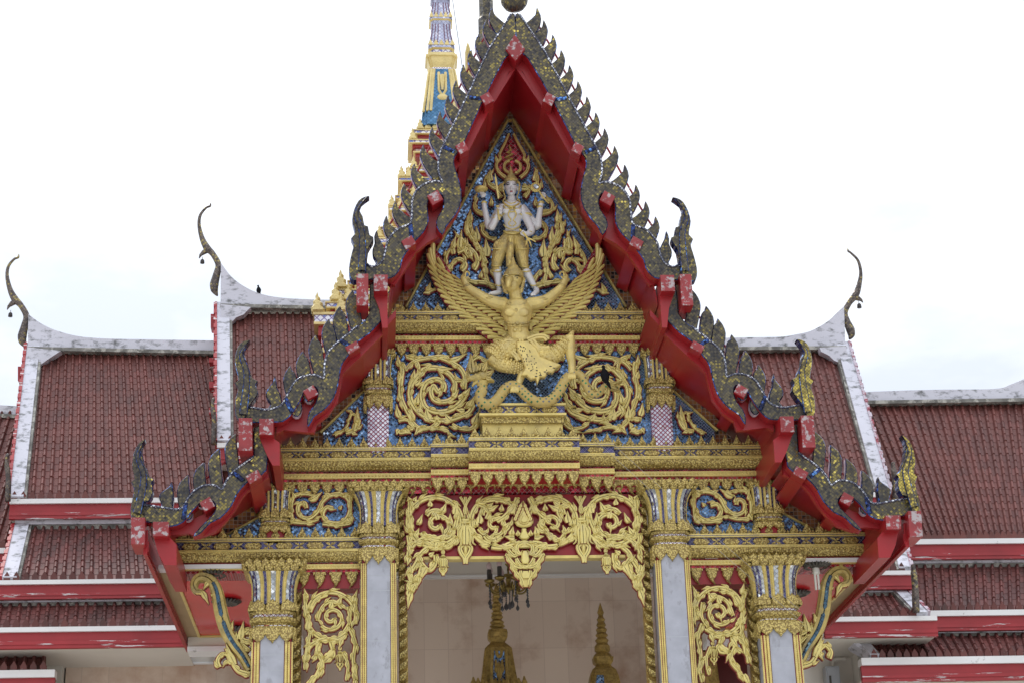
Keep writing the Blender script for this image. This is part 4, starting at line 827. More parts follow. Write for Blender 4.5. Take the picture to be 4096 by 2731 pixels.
# ================================================================ eave brackets (serpent-shaped struts)
BELLM = mosaic('teal_glass', .024, [(0, (.02, .06, .10)), (.5, (.04, .12, .20)), (.85, (.15, .28, .36))], (.12, .12, .12), 45, .5, .2, .3)
def bracket(M, sg):
    Yb = YW-.02
    path = T('l5', '1125,1520 1060,1400 985,1300 925,1200 880,1080 852,960 832,850 805,770 765,715 700,688 645,705 618,760 640,812 690,822', Yb)
    c = M(cat(path, 5)); n = len(c)
    ws = [.050*(.9+.35*math.sin(math.pi*min(1, k/n*1.6))) if k < n*.62 else .05*(1-(k/n-.62)*1.4) for k in range(n)]
    mb = MB(); mb.ribbon(c, ws, Yb+.04, .10, 0, 0, .004); br = mb.build('eave_bracket', [GOLDW], POR)
    i0, i1 = int(n*.03), int(n*.58)
    mb = MB(); mb.ribbon(c[i0:i1], [w*.36*(0.15 if (abs(k-(i1-i0)*.52) < 1.2) else 1) for k, w in enumerate(ws[i0:i1])], Yb-.045, .024, 0, 0, 0, False); mb.build('glass_inlay', [BELLM], br)
    mb = MB()
    for a in ((760, 730, 700, 800, .03, .8), (690, 820, 755, 930, .030, -.4), (640, 810, 690, 850, .03, .3), (935, 1180, 975, 1085, .030, .4), (1040, 1250, 1060, 1090, .042, -.3), (1080, 1200, 1125, 1160, .03, .3), (1000, 1260, 1000, 1180, .026, .4), (790, 860, 770, 850, .016, .3), (990, 1480, 900, 1290, .040, -.35), (960, 1400, 890, 1330, .03, -.4)):
        pa, pb = M(T('l5', [a[:2], a[2:4]], Yb)); tip(mb, pa, pb, a[4], a[5]*sg, Yb+.02, .07)
    for s, w in (('1130,1270 1060,1250 1040,1190 1080,1170 1095,1210', .026), ('1120,1560 1020,1530 960,1450 930,1400 900,1370', .030), ('850,1500 830,1440 870,1380 920,1390 930,1440 900,1460', .026), ('1120,1350 1060,1300 1040,1270', .02)):
        vine(mb, M(T('l5', s, Yb)), w, Yb+.03, h=.07, leaf=.06, every=.075, lw=.02)
    mb.build('bracket_foliage', [GOLDY, REDEDGE, DUSTSHADE], br)
    mb = MB(); p = P('l5', 680, 640, Yb); x = M([(p.x, p.z)])[0][0]; mb.box(x-.018, x+.018, Yb-.02, Yb+.03, Zv('l5', 680, 665, Yb), Zv('l5', 680, 610, Yb), 0); mb.build('bracket_hook', [GOLDW], br)
both(bracket)
# ================================================================ figures on the pediment
DS = CR['d1'][2]*18.0/FPX*1.02
def D3(x, y, dy=0): return P('d1', x, y, 17.86-dy)
GUA = thing('deity_statue', 'white four-armed crowned statue in gold armour standing at the centre of the pediment', 'statue', D3(520, 1500))
def seg(mb, L_, rs, n=10): mb.tube(cat([D3(*q) for q in L_], 4), interp(rs, 4), n)
def interp(rs, k):
    r = []
    for i in range(len(rs)-1):
        for j in range(k): r.append((rs[i]+(rs[i+1]-rs[i])*j/k)*DS)
    return r+[rs[-1]*DS]
mb = MB()
mb.ell(D3(518, 612, .03), (58*DS, 62*DS, 74*DS)); mb.ell(D3(518, 650, .05), (44*DS, 44*DS, 44*DS)); mb.ell(D3(518, 622, .03+64*DS), (9*DS, 16*DS, 20*DS)); mb.ell(D3(518, 634, .03+68*DS), (11*DS, 11*DS, 9*DS)); mb.ell(D3(519, 668, .05+36*DS), (20*DS, 14*DS, 14*DS))
for x in (452, 575): mb.ell(D3(x, 625, 0), (12*DS, 14*DS, 30*DS))
seg(mb, [(520, 690, .02), (522, 745, 0)], [36, 42])
mb.tube([D3(x, y, d) for x, y, d in ((522, 735, 0), (523, 760, .01), (525, 800, .02), (528, 850, .02), (530, 900, .015), (530, 950, .01), (528, 1010, .0), (527, 1060, 0))], [q*DS for q in (50, 92, 105, 96, 80, 68, 74, 84)], 14, sy=.62)
for x in (480, 572): mb.ell(D3(x, 815, .02+52*DS), (40*DS, 22*DS, 34*DS))
# arms: two raised, two in front
seg(mb, [(445, 775, 0), (390, 850, .0), (335, 950, .02), (312, 880, .04), (295, 800, .05), (286, 735, .06)], [40, 36, 34, 30, 26, 20])
seg(mb, [(450, 780, .02), (400, 860, .05), (350, 955, .07), (375, 910, .11), (400, 850, .14)], [40, 36, 36, 30, 22])
seg(mb, [(605, 780, 0), (670, 860, .0), (740, 950, .02), (752, 880, .04), (765, 800, .05), (774, 735, .06)], [40, 36, 34, 30, 26, 20])
seg(mb, [(600, 785, .02), (650, 880, .05), (690, 975, .08), (665, 1005, .11), (640, 1015, .13)], [40, 38, 36, 28, 22])
def hand(mb, x, y, d, ang, s=1, curl=0.0, up=True):
    """palm, four fingers of different lengths and a thumb"""
    w = D3(x, y, d); ca, sa = math.cos(ang), math.sin(ang)
    def q(u, v, dd=0): return w+Vector(((u*ca+v*sa)*DS, -dd*DS, (-u*sa+v*ca)*DS))
    mb.tube([q(0, -14), q(0, 4, 2), q(0, 22, 4)], [16*DS*s, 21*DS*s, 18*DS*s], 8, sy=.6)
    for k, (u, l) in enumerate(((-15, 38), (-5, 46), (6, 43), (15, 33))):
        c = curl*(1 if k else .7)
        mb.tube([q(u, 16, 3), q(u*1.15, 16+l*.45, 3+c*14), q(u*1.2, 16+l*.45+l*.4*(1-c), 3+c*30), q(u*1.2, 16+l*.45+l*.55*(1-c*1.6), 3+c*26)], [7*DS, 6.5*DS, 5.5*DS, 4*DS], 6)
    mb.tube([q(14, -6, 4), q(27, 8, 9), q(24, 22, 14)], [8*DS, 7*DS, 5*DS], 6)
hand(mb, 280, 690, .06, -.25); hand(mb, 408, 832, .15, .3, 1, 1.0); hand(mb, 782, 700, .06, .3, 1, .9); hand(mb, 632, 1018, .14, -.9, 1, 1.0)
# lower legs and feet
seg(mb, [(398, 1290, .03), (402, 1340, .03), (408, 1400, .03), (412, 1460, .03)], [40, 40, 31, 25])
seg(mb, [(418, 1478, .02), (420, 1500, .05), (385, 1510, .09), (340, 1512, .13)], [28, 26, 23, 14])
seg(mb, [(625, 1290, .03), (655, 1350, .03), (690, 1410, .03), (716, 1460, .03)], [40, 40, 31, 25])
seg(mb, [(728, 1478, .02), (735, 1495, .05), (718, 1512, .09), (690, 1525, .13)], [28, 26, 23, 14])
for k in range(5):
    a = (352-k*6, 1508+k*3, .12); seg(mb, [a, (a[0]-22+k*4, a[1]+4, .14)], [8-k*.8, 5])
    a = (700+k*6, 1520-k*1, .12); seg(mb, [a, (a[0]-14+k*4, a[1]+10, .14)], [8-k*.8, 5])
fuse(mb, 'body', [SKIN], GUA, .0045, 4)
# painted face
FY = .03+59*DS
def fpt(x, y): 
    u = (x-518)/58; v = (y-612)/74; return .03+62*DS*math.sqrt(max(.05, 1-u*u-v*v))
mb = MB()
for sx in (-1, 1):
    mb.tube([D3(518+sx*x, y, fpt(518+sx*x, y)+.0015) for x, y in ((12, 584), (24, 575), (36, 576), (46, 588))], [2.2*DS, 3.4*DS, 3*DS, 1.5*DS], 6)
    mb.tube([D3(518+sx*x, y, fpt(518+sx*x, y)+.0015) for x, y in ((14, 594), (26, 587), (38, 590), (45, 597))], [2*DS, 3*DS, 3*DS, 1.5*DS], 6)
    mb.ell(D3(518+sx*29, 593, fpt(518+sx*29, 593)), (7*DS, 3*DS, 5.5*DS), 0, 8, 6)
mb.build('eyes_and_brows', [INK], GUA)
mb = MB(); mb.ell(D3(519, 648, fpt(519, 648)+.002), (15*DS, 5*DS, 5*DS)); mb.ell(D3(519, 653, fpt(519, 653)+.003), (11*DS, 5*DS, 4*DS)); mb.build('lips', [LIPS], GUA)
# gilded dress
mb = MB()
mb.tube([D3(x, y, d) for x, y, d in ((528, 1000, 0), (525, 1040, 0), (520, 1090, 0))], [q*DS for q in (80, 96, 100)], 14, sy=.66)
seg(mb, [(480, 1060, .0), (430, 1140, .02), (405, 1215, .03), (392, 1285, .03), (396, 1325, .03)], [66, 70, 58, 42, 44], 12)
seg(mb, [(575, 1060, .0), (605, 1140, .02), (612, 1215, .03), (628, 1285, .03), (640, 1320, .03)], [66, 70, 58, 42, 44], 12)
seg(mb, [(515, 1040, .06), (512, 1120, .09), (505, 1200, .09), (500, 1290, .09)], [38, 34, 36, 26], 10)
for x0, x1 in ((455, 395), (595, 640)): seg(mb, [((x0), 1060, .02), (x1, 1090, .05), (x1-(20 if x1 < 500 else -20), 1130, .05)], [30, 26, 10])
fuse(mb, 'armour_skirt', [STATC], GUA, .006, 3)
for q in range(4):
    mb = MB(); mb.ell(D3(512-q*2, 1060+q*62, .105+.02), (13*DS, 9*DS, 24*DS), 0, 8, 6); mb.build('skirt_jewel', [GOLD], GUA, True)
for (x, y, r, d) in ((408, 1130, 72, .02), (612, 1130, 72, .02), (394, 1275, 48, .03), (630, 1280, 48, .03), (398, 1322, 46, .03), (642, 1322, 46, .03), (412, 1440, 31, .03), (708, 1440, 31, .03)):
    mb = MB(); mb.tube([D3(x-r*.9, y, d), D3(x-r*.6, y+4, d+r*DS*.8), D3(x, y+7, d+r*DS*1.04), D3(x+r*.6, y+4, d+r*DS*.8), D3(x+r*.9, y, d)], 6*DS, 6); mb.build('leg_band', [GOLD], GUA, True)
# belt, necklace, armlets, straps
def arc(x, y, w, h, d0, d1, r, nm):
    mb = MB(); mb.tube(cat([D3(x-w, y, d0), D3(x-w*.7, y+h*.6, (d0+d1*2)/3), D3(x, y+h, d1), D3(x+w*.7, y+h*.6, (d0+d1*2)/3), D3(x+w, y, d0)], 4), r*DS, 6); mb.build(nm, [GOLD], GUA, True)
arc(530, 985, 74, 22, .02, .085, 10, 'belt'); arc(522, 738, 70, 42, .02, .10, 11, 'necklace'); arc(522, 722, 50, 30, .03, .085, 7, 'necklace'); arc(527, 930, 72, 40, .03, .085, 6, 'chest_chain'); arc(527, 860, 92, -40, .04, .10, 6, 'chest_chain')
for sx in (-1, 1):
    mb = MB(); mb.tube(cat([D3(527+sx*x, y, .105) for x, y in ((14, 790), (34, 850), (10, 890), (32, 920), (5, 945))], 4), 6*DS, 6)
    mb.tube([D3(527+sx*75, 770, .08), D3(527+sx*55, 800, .1), D3(527+sx*18, 790, .1)], [8*DS, 5*DS, 8*DS], 6); mb.build('chest_chain', [GOLD], GUA, True)
mb = MB(); mb.ell(D3(527, 790, .11), (12*DS, 8*DS, 14*DS), 0, 8, 6)
for x, y, d, r in ((288, 745, .06, 25), (772, 745, .06, 25), (388, 880, .12, 28), (655, 850, .04, 40), (400, 860, .05, 40), (672, 1000, .1, 30), (762, 785, .05, 27)):
    m3 = MB(); m3.lathe(D3(x, y, d).x, D3(x, y, d).y, [(D3(x, y, d).z-9*DS, r*1.0*DS), (D3(x, y, d).z, r*1.16*DS), (D3(x, y, d).z+9*DS, r*1.0*DS)], 12); m3.build('armlet', [GOLD], GUA, True)
mb.build('chest_jewel', [GOLD], GUA, True)
mb = MB(); cc = D3(518, 560, .02)
mb.lathe(cc.x, cc.y, [(cc.z-24*DS, 62*DS), (cc.z-6*DS, 68*DS), (cc.z+12*DS, 62*DS), (cc.z+16*DS, 50*DS), (cc.z+34*DS, 48*DS), (cc.z+38*DS, 36*DS), (cc.z+62*DS, 34*DS), (cc.z+66*DS, 24*DS), (cc.z+92*DS, 20*DS), (cc.z+112*DS, 12*DS), (cc.z+160*DS, 2*DS)], 16)
for sx in (-1, 1):
    mb.tube(cat([D3(518+sx*x, y, d) for x, y, d in ((62, 570, .03), (72, 600, .03), (66, 650, .02), (50, 700, .02), (72, 730, .03))], 4), [9*DS]*8+[7*DS]*9, 6)
mb.ell(D3(518, 545, .02+66*DS), (14*DS, 8*DS, 18*DS), 0, 8, 6)
mb.build('crown', [STATC], GUA, False)
# what the four hands hold
mb = MB(); mb.tube([D3(420, 890, .16), D3(410, 850, .165), D3(404, 770, .165)], [9*DS, 9*DS, 9*DS], 8); mb.ell(D3(404, 775, .165), (18*DS, 14*DS, 8*DS)); mb.prism([(D3(x, y).x, D3(x, y).z) for x, y in ((396, 770), (408, 770), (402, 700), (388, 600), (372, 555), (370, 600), (384, 700))], 17.86-.175, 17.86-.16, 0, 0, bev=.003, raise_=.004); mb.build('sword', [GOLD], GUA)
mb = MB(); a = D3(264, 630, .09); mb.lathe(a.x, a.y, [(a.z-18*DS, 34*DS), (a.z-14*DS, 56*DS), (a.z+4*DS, 62*DS), (a.z+16*DS, 50*DS), (a.z+8*DS, 30*DS)], 18); mb.build('disc', [GOLD], GUA, True)
mb = MB(); mb.tube([D3(838, 750, .09), D3(782, 690, .09), D3(750, 640, .09)], 9*DS, 8); q = D3(727, 615, .09)
for k in range(14):
    t = k/14*2*math.pi; mb.ell(q+Vector((math.cos(t)*40*DS, 0, math.sin(t)*40*DS)), (11*DS, 10*DS, 11*DS), 0, 8, 5)
mb.lathe(0, 0, [(-.01, 36*DS), (.014, 30*DS)], 14)
k0 = len(mb.v)-28
for i in range(k0, len(mb.v)): x, y, z = mb.v[i]; mb.v[i] = (q.x+x, q.y-z, q.z+y)
mb.build('mirror_fan', [GOLD], GUA, True)
mb = MB(); mb.lathe(0, 0, [(0, 26*DS), (.006, 24*DS)], 14); mb.v = [(q.x+x, q.y-.016-z, q.z+y) for x, y, z in mb.v]; mb.build('fan_glass', [SILV], GUA)
mb = MB(); mb.tube([D3(590, 970, .15), D3(640, 1020, .16), D3(660, 1050, .16)], 10*DS, 8)
for a in ((640, 1110), (690, 1120), (730, 1080)): mb.tube(cat([D3(655, 1045, .16), D3((a[0]+655)/2+4, (a[1]+1045)/2-4, .165), D3(a[0], a[1], .16)], 3), [9*DS, 8*DS, 8*DS, 7*DS, 7*DS, 5*DS, 2*DS], 6)
mb.build('trident', [GOLD], GUA)
# ---------------------------------------------------------------- bird-headed bearer
GS = CR['g'][2]*18.0/FPX*1.02
def G3(x, y, d=0): return P('g', x, y, 17.80-d)
GAR = thing('winged_guardian_statue', 'golden bird-headed winged guardian with spread feathered wings carrying the white figure', 'statue', G3(880, 1330))
def gs(mb, L_, rs, n=10, k=4, sy=1):
    r = []
    for i in range(len(rs)-1):
        for j in range(k): r.append((rs[i]+(rs[i+1]-rs[i])*j/k)*GS)
    mb.tube(cat([G3(*q) for q in L_], k), r+[rs[-1]*GS], n, sy=sy)
mb = MB()
mb.ell(G3(835, 385, .06), (86*GS, 84*GS, 100*GS)); mb.ell(G3(825, 440, .08), (72*GS, 80*GS, 70*GS))
gs(mb, [(800, 370, .14), (795, 395, .20), (795, 425, .21), (800, 452, .175)], [30, 30, 22, 10])          # beak
gs(mb, [(800, 432, .14), (805, 445, .175), (815, 448, .18)], [20, 16, 8])
for s in (-1, 1):
    gs(mb, [(815+s*20, 352, .13), (815+s*46, 340, .125), (815+s*75, 352, .10)], [10, 14, 8]); mb.ell(G3(815+s*45, 362, .135), (13*GS, 10*GS, 12*GS)); mb.ell(G3(835+s*86, 400, .03), (14*GS, 20*GS, 40*GS))
gs(mb, [(845, 470, .05), (858, 540, .03), (865, 580, .02)], [64, 62, 80])
mb.tube([G3(x, y, d) for x, y, d in ((866, 570, .0), (868, 610, .03), (870, 660, .05), (872, 710, .05), (874, 770, .045), (878, 830, .04), (890, 890, .04), (905, 950, .04), (925, 1010, .03))], [q*GS for q in (80, 140, 150, 140, 112, 96, 104, 122, 120)], 16, sy=.62)
for x in (805, 925): mb.ell(G3(x, 672, .05+74*GS), (56*GS, 26*GS, 44*GS))
for x in (852, 895):
    for y in (790, 830): mb.ell(G3(x, y, .045+60*GS), (20*GS, 12*GS, 18*GS))
gs(mb, [(760, 600, .02), (690, 590, .05), (600, 555, .06), (510, 500, .06), (430, 445, .06), (395, 385, .06), (390, 345, .06)], [70, 66, 54, 46, 38, 32, 28])
gs(mb, [(975, 600, .02), (1050, 590, .05), (1130, 560, .06), (1210, 500, .06), (1270, 440, .06), (1300, 380, .06), (1305, 340, .06)], [70, 66, 54, 46, 38, 32, 28])
# bent-back dancer's hands with separate fingers
for sx, bx in ((1, 390), (-1, 1305)):
    for k in range(4):
        o = k*9; gs(mb, [(bx+sx*(k*7-8), 350, .06+.012*k), (bx+sx*(4+k*6), 318-k*2, .07+.01*k), (bx+sx*(32+k*5), 306+k*3, .07), (bx+sx*(58-k*2), 322+k*8, .065)], [11, 10, 9, 6], 6)
    gs(mb, [(bx+sx*14, 370, .08), (bx+sx*34, 358, .1), (bx+sx*46, 345, .1)], [11, 9, 6], 6)
# legs: the left kneels, the right stands bent
gs(mb, [(880, 1000, .03), (790, 1010, .08), (690, 1040, .10), (640, 1075, .11)], [110, 112, 100, 80], 14)
gs(mb, [(640, 1070, .11), (720, 1130, .11), (830, 1160, .11), (925, 1170, .11), (910, 1230, .12), (880, 1310, .14), (850, 1345, .16)], [78, 74, 62, 48, 38, 32, 34], 12)
gs(mb, [(980, 1000, .03), (1090, 1060, .08), (1190, 1060, .12), (1270, 980, .15), (1345, 900, .17)], [110, 104, 84, 58, 46], 14)
gs(mb, [(1350, 885, .17), (1345, 960, .17), (1350, 1060, .16), (1362, 1140, .16), (1362, 1220, .17)], [44, 50, 46, 36, 40], 12)
gs(mb, [(1345, 890, .18), (1362, 858, .17), (1372, 830, .16)], [34, 24, 5], 8)
for fx, fy, d in ((848, 1345, .17), (1360, 1225, .18)):
    for k in range(4): gs(mb, [(fx-20+k*15, fy-15, d), (fx-30+k*20, fy+18, d+.03), (fx-36+k*22, fy+46, d+.015)], [15, 13, 5], 6)
fuse(mb, 'body', [STATG], GAR, .0058, 4)
mb = MB(); gs(mb, [(812, 366, .145), (800, 384, .195), (792, 410, .235), (790, 436, .235), (797, 462, .19)], [30, 34, 30, 20, 5], 10); mb.build('beak', [STATG], GAR, True)
mb = MB()
for s in (-1, 1):
    mb.ell(G3(822+s*50, 364, .146), (7*GS, 7*GS, 6*GS), 0, 8, 6); gs(mb, [(822+s*24, 350, .158), (822+s*52, 343, .150), (822+s*80, 354, .11)], [2.5, 3.5, 2], 6)
mb.build('painted_eyes', [INK], GAR)
for s in (-1, 1):
    mb = MB()
    for k in range(5): gs(mb, [(835+s*(86-k*4), 360+k*24, .05), (835+s*(98-k*5), 385+k*24, .07), (835+s*(80-k*8), 410+k*24, .09)], [12, 16, 5], 6)
    mb.build('cheek_feathers', [STATC], GAR)
mb = MB(); cc = G3(838, 330, .06)
mb.lathe(cc.x, cc.y, [(cc.z-40*GS, 90*GS), (cc.z-14*GS, 98*GS), (cc.z+12*GS, 92*GS), (cc.z+16*GS, 74*GS), (cc.z+44*GS, 70*GS), (cc.z+50*GS, 56*GS), (cc.z+80*GS, 48*GS), (cc.z+86*GS, 34*GS), (cc.z+120*GS, 24*GS), (cc.z+160*GS, 12*GS), (cc.z+200*GS, 2*GS)], 18); mb.build('crown', [STATC], GAR)
mb = MB()
def garc(x, y, w, h, d0, d1, r): mb.tube(cat([G3(x-w, y, d0), G3(x-w*.7, y+h*.65, d0+(d1-d0)*.75), G3(x, y+h, d1), G3(x+w*.7, y+h*.65, d0+(d1-d0)*.75), G3(x+w, y, d0)], 5), r*GS, 6)
garc(862, 555, 100, 62, .06, .135, 13); garc(862, 560, 78, 40, .06, .13, 8); garc(872, 760, 108, 12, .06, .125, 10); garc(876, 785, 106, 8, .06, .12, 7); garc(892, 880, 112, 40, .05, .13, 14); garc(900, 905, 118, 42, .05, .135, 12)
for k in range(12):
    t = (k-5.5)/5.5; mb.ell(G3(862+t*88, 612-t*t*40, .135-abs(t)*.05), (11*GS,)*3, 0, 8, 5)
mb.ell(G3(872, 766, .14), (18*GS, 9*GS, 18*GS)); mb.ell(G3(862, 650, .15), (13*GS, 8*GS, 18*GS)); mb.ell(G3(800, 645, .14), (11*GS, 8*GS, 14*GS)); mb.ell(G3(922, 640, .14), (11*GS, 8*GS, 14*GS))
for x, y, r, d in ((620, 562, 62, .06), (1110, 570, 62, .06), (425, 440, 42, .06), (1272, 440, 42, .06)):
    q = G3(x, y, d); m3 = MB(); m3.lathe(q.x, q.y, [(q.z-12*GS, r*GS*.9), (q.z, r*GS), (q.z+12*GS, r*GS*.9)], 12); m3.build('armlet', [STATC], GAR, True)
mb.build('necklace_and_belt', [STATC], GAR, True)
# scaled thighs: rows of overlapping scales laid over the thigh
mb = MB()
def scales(L_, rs, nrow, ncol):
    c = cat([G3(*q) for q in L_], 8); n = len(c)
    for i in range(nrow):
        f = (i+.5)/nrow*(n-1); k = int(f); p = Vector(c[k]).lerp(Vector(c[min(k+1, n-1)]), f-k); d = (Vector(c[min(k+1, n-1)])-Vector(c[max(k-1, 0)])).normalized()
        r = (rs[0]+(rs[-1]-rs[0])*i/nrow)*GS; u = Vector((0, -1, 0)); u = (u-d*u.dot(d)).normalized(); w = d.cross(u)
        for j in range(ncol):
            a = (j+(.5 if i % 2 else 0)-ncol/2+.25)/ncol*2.7; o = p+(u*math.cos(a)+w*math.sin(a))*r*1.0; mb.ell(o, (r*.19, r*.16, r*.19), 0, 6, 4)
scales([(820, 1010, .06), (690, 1040, .10), (645, 1075, .11)], [112, 84], 8, 9); mb.build('leg_scales', [STATG], GAR, True); mb = MB(); scales([(680, 1100, .11), (830, 1160, .11), (920, 1170, .11)], [76, 52], 9, 7); mb.build('leg_scales', [STATG], GAR, True); mb = MB(); scales([(1040, 1040, .06), (1190, 1060, .12), (1330, 915, .17)], [104, 50], 11, 8)
mb.build('leg_scales', [STATG], GAR, True)
# skirt flaps and the fan-shaped tail cloth
mb = MB(); fan = T('g', '860,940 960,930 1040,990 1080,1070 1180,1110 1262,1145 1215,1175 1190,1215 1150,1210 1120,1255 1075,1255 1050,1320 1035,1265 990,1275 955,1240 905,1240 940,1170 905,1080 870,1020', 17.62)
mb.prism(fan, 17.60, 17.66, 0, 0, bev=.012, raise_=.012)
for k in range(46):
    for _ in range(20):
        x, y = random.uniform(880, 1190), random.uniform(950, 1220)
        if abs(x-(900+(y-950)*.62)) < 34+(y-950)*.28: break
    q = P('g', x, y, 17.588); mb.ell(q, (5*GS, 3*GS, 7*GS), 1, 6, 4)
for a in ((1170, 1150), (1200, 1165), (1120, 1200), (1080, 1230), (1040, 1240)):
    q = P('g', a[0], a[1], 17.588); mb.ell(q, (14*GS, 3*GS, 6*GS), 1, 8, 4)
mb.build('tail_cloth', [STATG, INK], GAR)
mb = MB()
for s, w in (('740,960 800,940 850,975 830,1000', .026), ('720,1000 790,1010 860,1070 880,1110', .03), ('1000,930 1060,1000 1120,1010 1160,1000', .035), ('960,930 1040,900 1110,900 1140,930', .03), ('900,920 915,1000 900,1080 860,1060', .028), ('1020,960 1080,1040 1130,1060', .026)):
    mb.ribbon(cat(T('g', s, 17.66), 5), w, 17.64, .03, 0, 0, 0)
mb.build('skirt_folds', [STATG], GAR)
# wings: rows of separate feathers over a red board
arcs = ['118,50 66,150 75,270 128,400 200,540 290,650 440,770 570,865 660,930 745,962',
        '165,160 150,250 180,380 250,500 340,600 470,700 600,790 690,860 770,915',
        '190,270 230,380 300,470 390,560 500,640 620,720 720,790 800,860',
        '270,330 330,430 410,500 510,570 620,640 710,700 780,760',
        '330,390 420,480 520,540 620,590 720,640 790,700']
def wing(M, sg):
    A = []
    for s in arcs:
        c = cat(T('g', s, 17.90), 10); Ls = [0]
        for i in range(1, len(c)): Ls.append(Ls[-1]+(Vector(c[i])-Vector(c[i-1])).length)
        A.append((c, Ls))
    def at(k, t):
        c, Ls = A[k]; d = max(0, min(1, t))*Ls[-1]
        for i in range(1, len(c)):
            if Ls[i] >= d: f = (d-Ls[i-1])/max(1e-9, Ls[i]-Ls[i-1]); return Vector(c[i-1]).lerp(Vector(c[i]), f)
        return Vector(c[-1])
    mb = MB(); ol = [tuple(at(0, k/40)) for k in range(41)]+[tuple(at(4, 1-k/20)) for k in range(21)]
    cxy = Vector((sum(p[0] for p in ol)/len(ol), sum(p[1] for p in ol)/len(ol)))
    mb.prism(M([tuple(cxy+(Vector(p)-cxy)*1.015) for p in ol]), 17.93, 17.97, 0, 1)
    w = mb.build('wing', [REDGLASS, REDEDGE], GAR)
    for k, n in ((0, 20), (1, 18), (2, 16), (3, 13)):
        mb = MB()
        for i in range(n):
            t = (i+.5)/n; a = at(k+1, min(1, t+.10+.03*k)); b = at(k, t); d = b-a; nrm = Vector((-d.y, d.x))*.10
            mid = a.lerp(b, .55)+nrm*(-.6); pts = cat([tuple(a), tuple(mid), tuple(b)], 6); m_ = len(pts)
            sp_ = at(k, min(1, t+.5/n))-at(k, max(0, t-.5/n)); du = d.normalized(); ww = max(.010, abs(sp_.x*du.y-sp_.y*du.x)*.50); ws = [ww*(.5+.5*min(1, j/(m_*.45)))*(1 if j < m_*.72 else max(.12, math.sqrt(max(0, 1-((j-m_*.72)/(m_*.28))**2)))) for j in range(m_)]
            if k == 0 and i < 3: pts = cat([tuple(at(1, .12+i*.04)), tuple(at(1, .02+.03*i).lerp(at(0, .06+i*.05), .55)), tuple(at(0, i*.045))], 6); ww = .017
            mb.ribbon(M(pts), ws, 17.925-.02*k, .034, 0, 1, .006, False)
        mb.build('feather_row', [GOLDY, REDEDGE, DUSTSHADE], w)
both(wing)
# ---------------------------------------------------------------- the serpent under its feet
NAG = thing('serpent_statue', 'golden crested serpent studded with green glass writhing on the pedestal under the guardian', 'statue', G3(880, 1500))
NG = mosaic('scaled_gold_green', .042, [(0, (.42, .33, .13)), (.42, (.03, .14, .07)), (.62, (.13, .14, .15)), (.8, (.02, .22, .09))], (.46, .34, .115), 45, .35, .3, .25, .56)
path = [(520, 1255, .16), (548, 1310, .16), (560, 1360, .16), (535, 1420, .16), (560, 1480, .16), (630, 1490, .16), (700, 1440, .15), (760, 1360, .14), (830, 1325, .14), (900, 1360, .15), (960, 1420, .17), (1050, 1470, .18), (1150, 1465, .18), (1230, 1400, .18), (1280, 1310, .17), (1330, 1245, .16), (1400, 1215, .16), (1460, 1260, .16), (1500, 1350, .16), (1550, 1405, .16), (1610, 1390, .16), (1650, 1330, .16), (1720, 1310, .16), (1790, 1340, .15)]
mb = MB(); c = cat([G3(*q) for q in path], 6); n = len(c); mb.tube(c, [(34+16*min(1, k/14))*GS if k < n*.6 else 50*GS*(1-.62*(k/n-.6)/.4) for k in range(n)], 14); mb.build('body', [NG], NAG, True)
mb = MB(); gp = lambda s: T('g', s, 17.62)
mb.ell(G3(555, 1240, .17), (60*GS, 50*GS, 44*GS)); gs(mb, [(540, 1245, .18), (480, 1255, .18), (440, 1262, .18), (428, 1275, .18)], [42, 32, 24, 14]); gs(mb, [(530, 1280, .17), (490, 1300, .17), (468, 1330, .17)], [26, 18, 8]); mb.ell(G3(500, 1225, .20), (14*GS, 12*GS, 13*GS)); gs(mb, [(560, 1290, .16), (565, 1330, .16)], [52, 44])
for a in ((470, 1210, 450, 1045, .045, -.3), (500, 1200, 500, 1110, .03, .3), (560, 1200, 600, 1110, .03, .5), (590, 1230, 660, 1190, .03, .4), (590, 1260, 665, 1280, .03, -.4), (520, 1190, 545, 1130, .026, .4), (440, 1255, 425, 1205, .02, .3)):
    p, q = gp('%d,%d %d,%d' % a[:4]); tip(mb, p, q, a[4], a[5], 17.66, .07)
mb.build('head', [GOLDW, GOLDW], NAG, True, 40)
mb = MB()
for a in ((1690, 1310, 1810, 1290, .022, .5), (1690, 1325, 1790, 1370, .022, -.4), (1680, 1315, 1760, 1330, .02, .2)):
    p, q = gp('%d,%d %d,%d' % a[:4]); tip(mb, p, q, a[4], a[5], 17.66, .07)
mb.build('tail_fin', [GOLDW, GOLDW], NAG, True, 40)
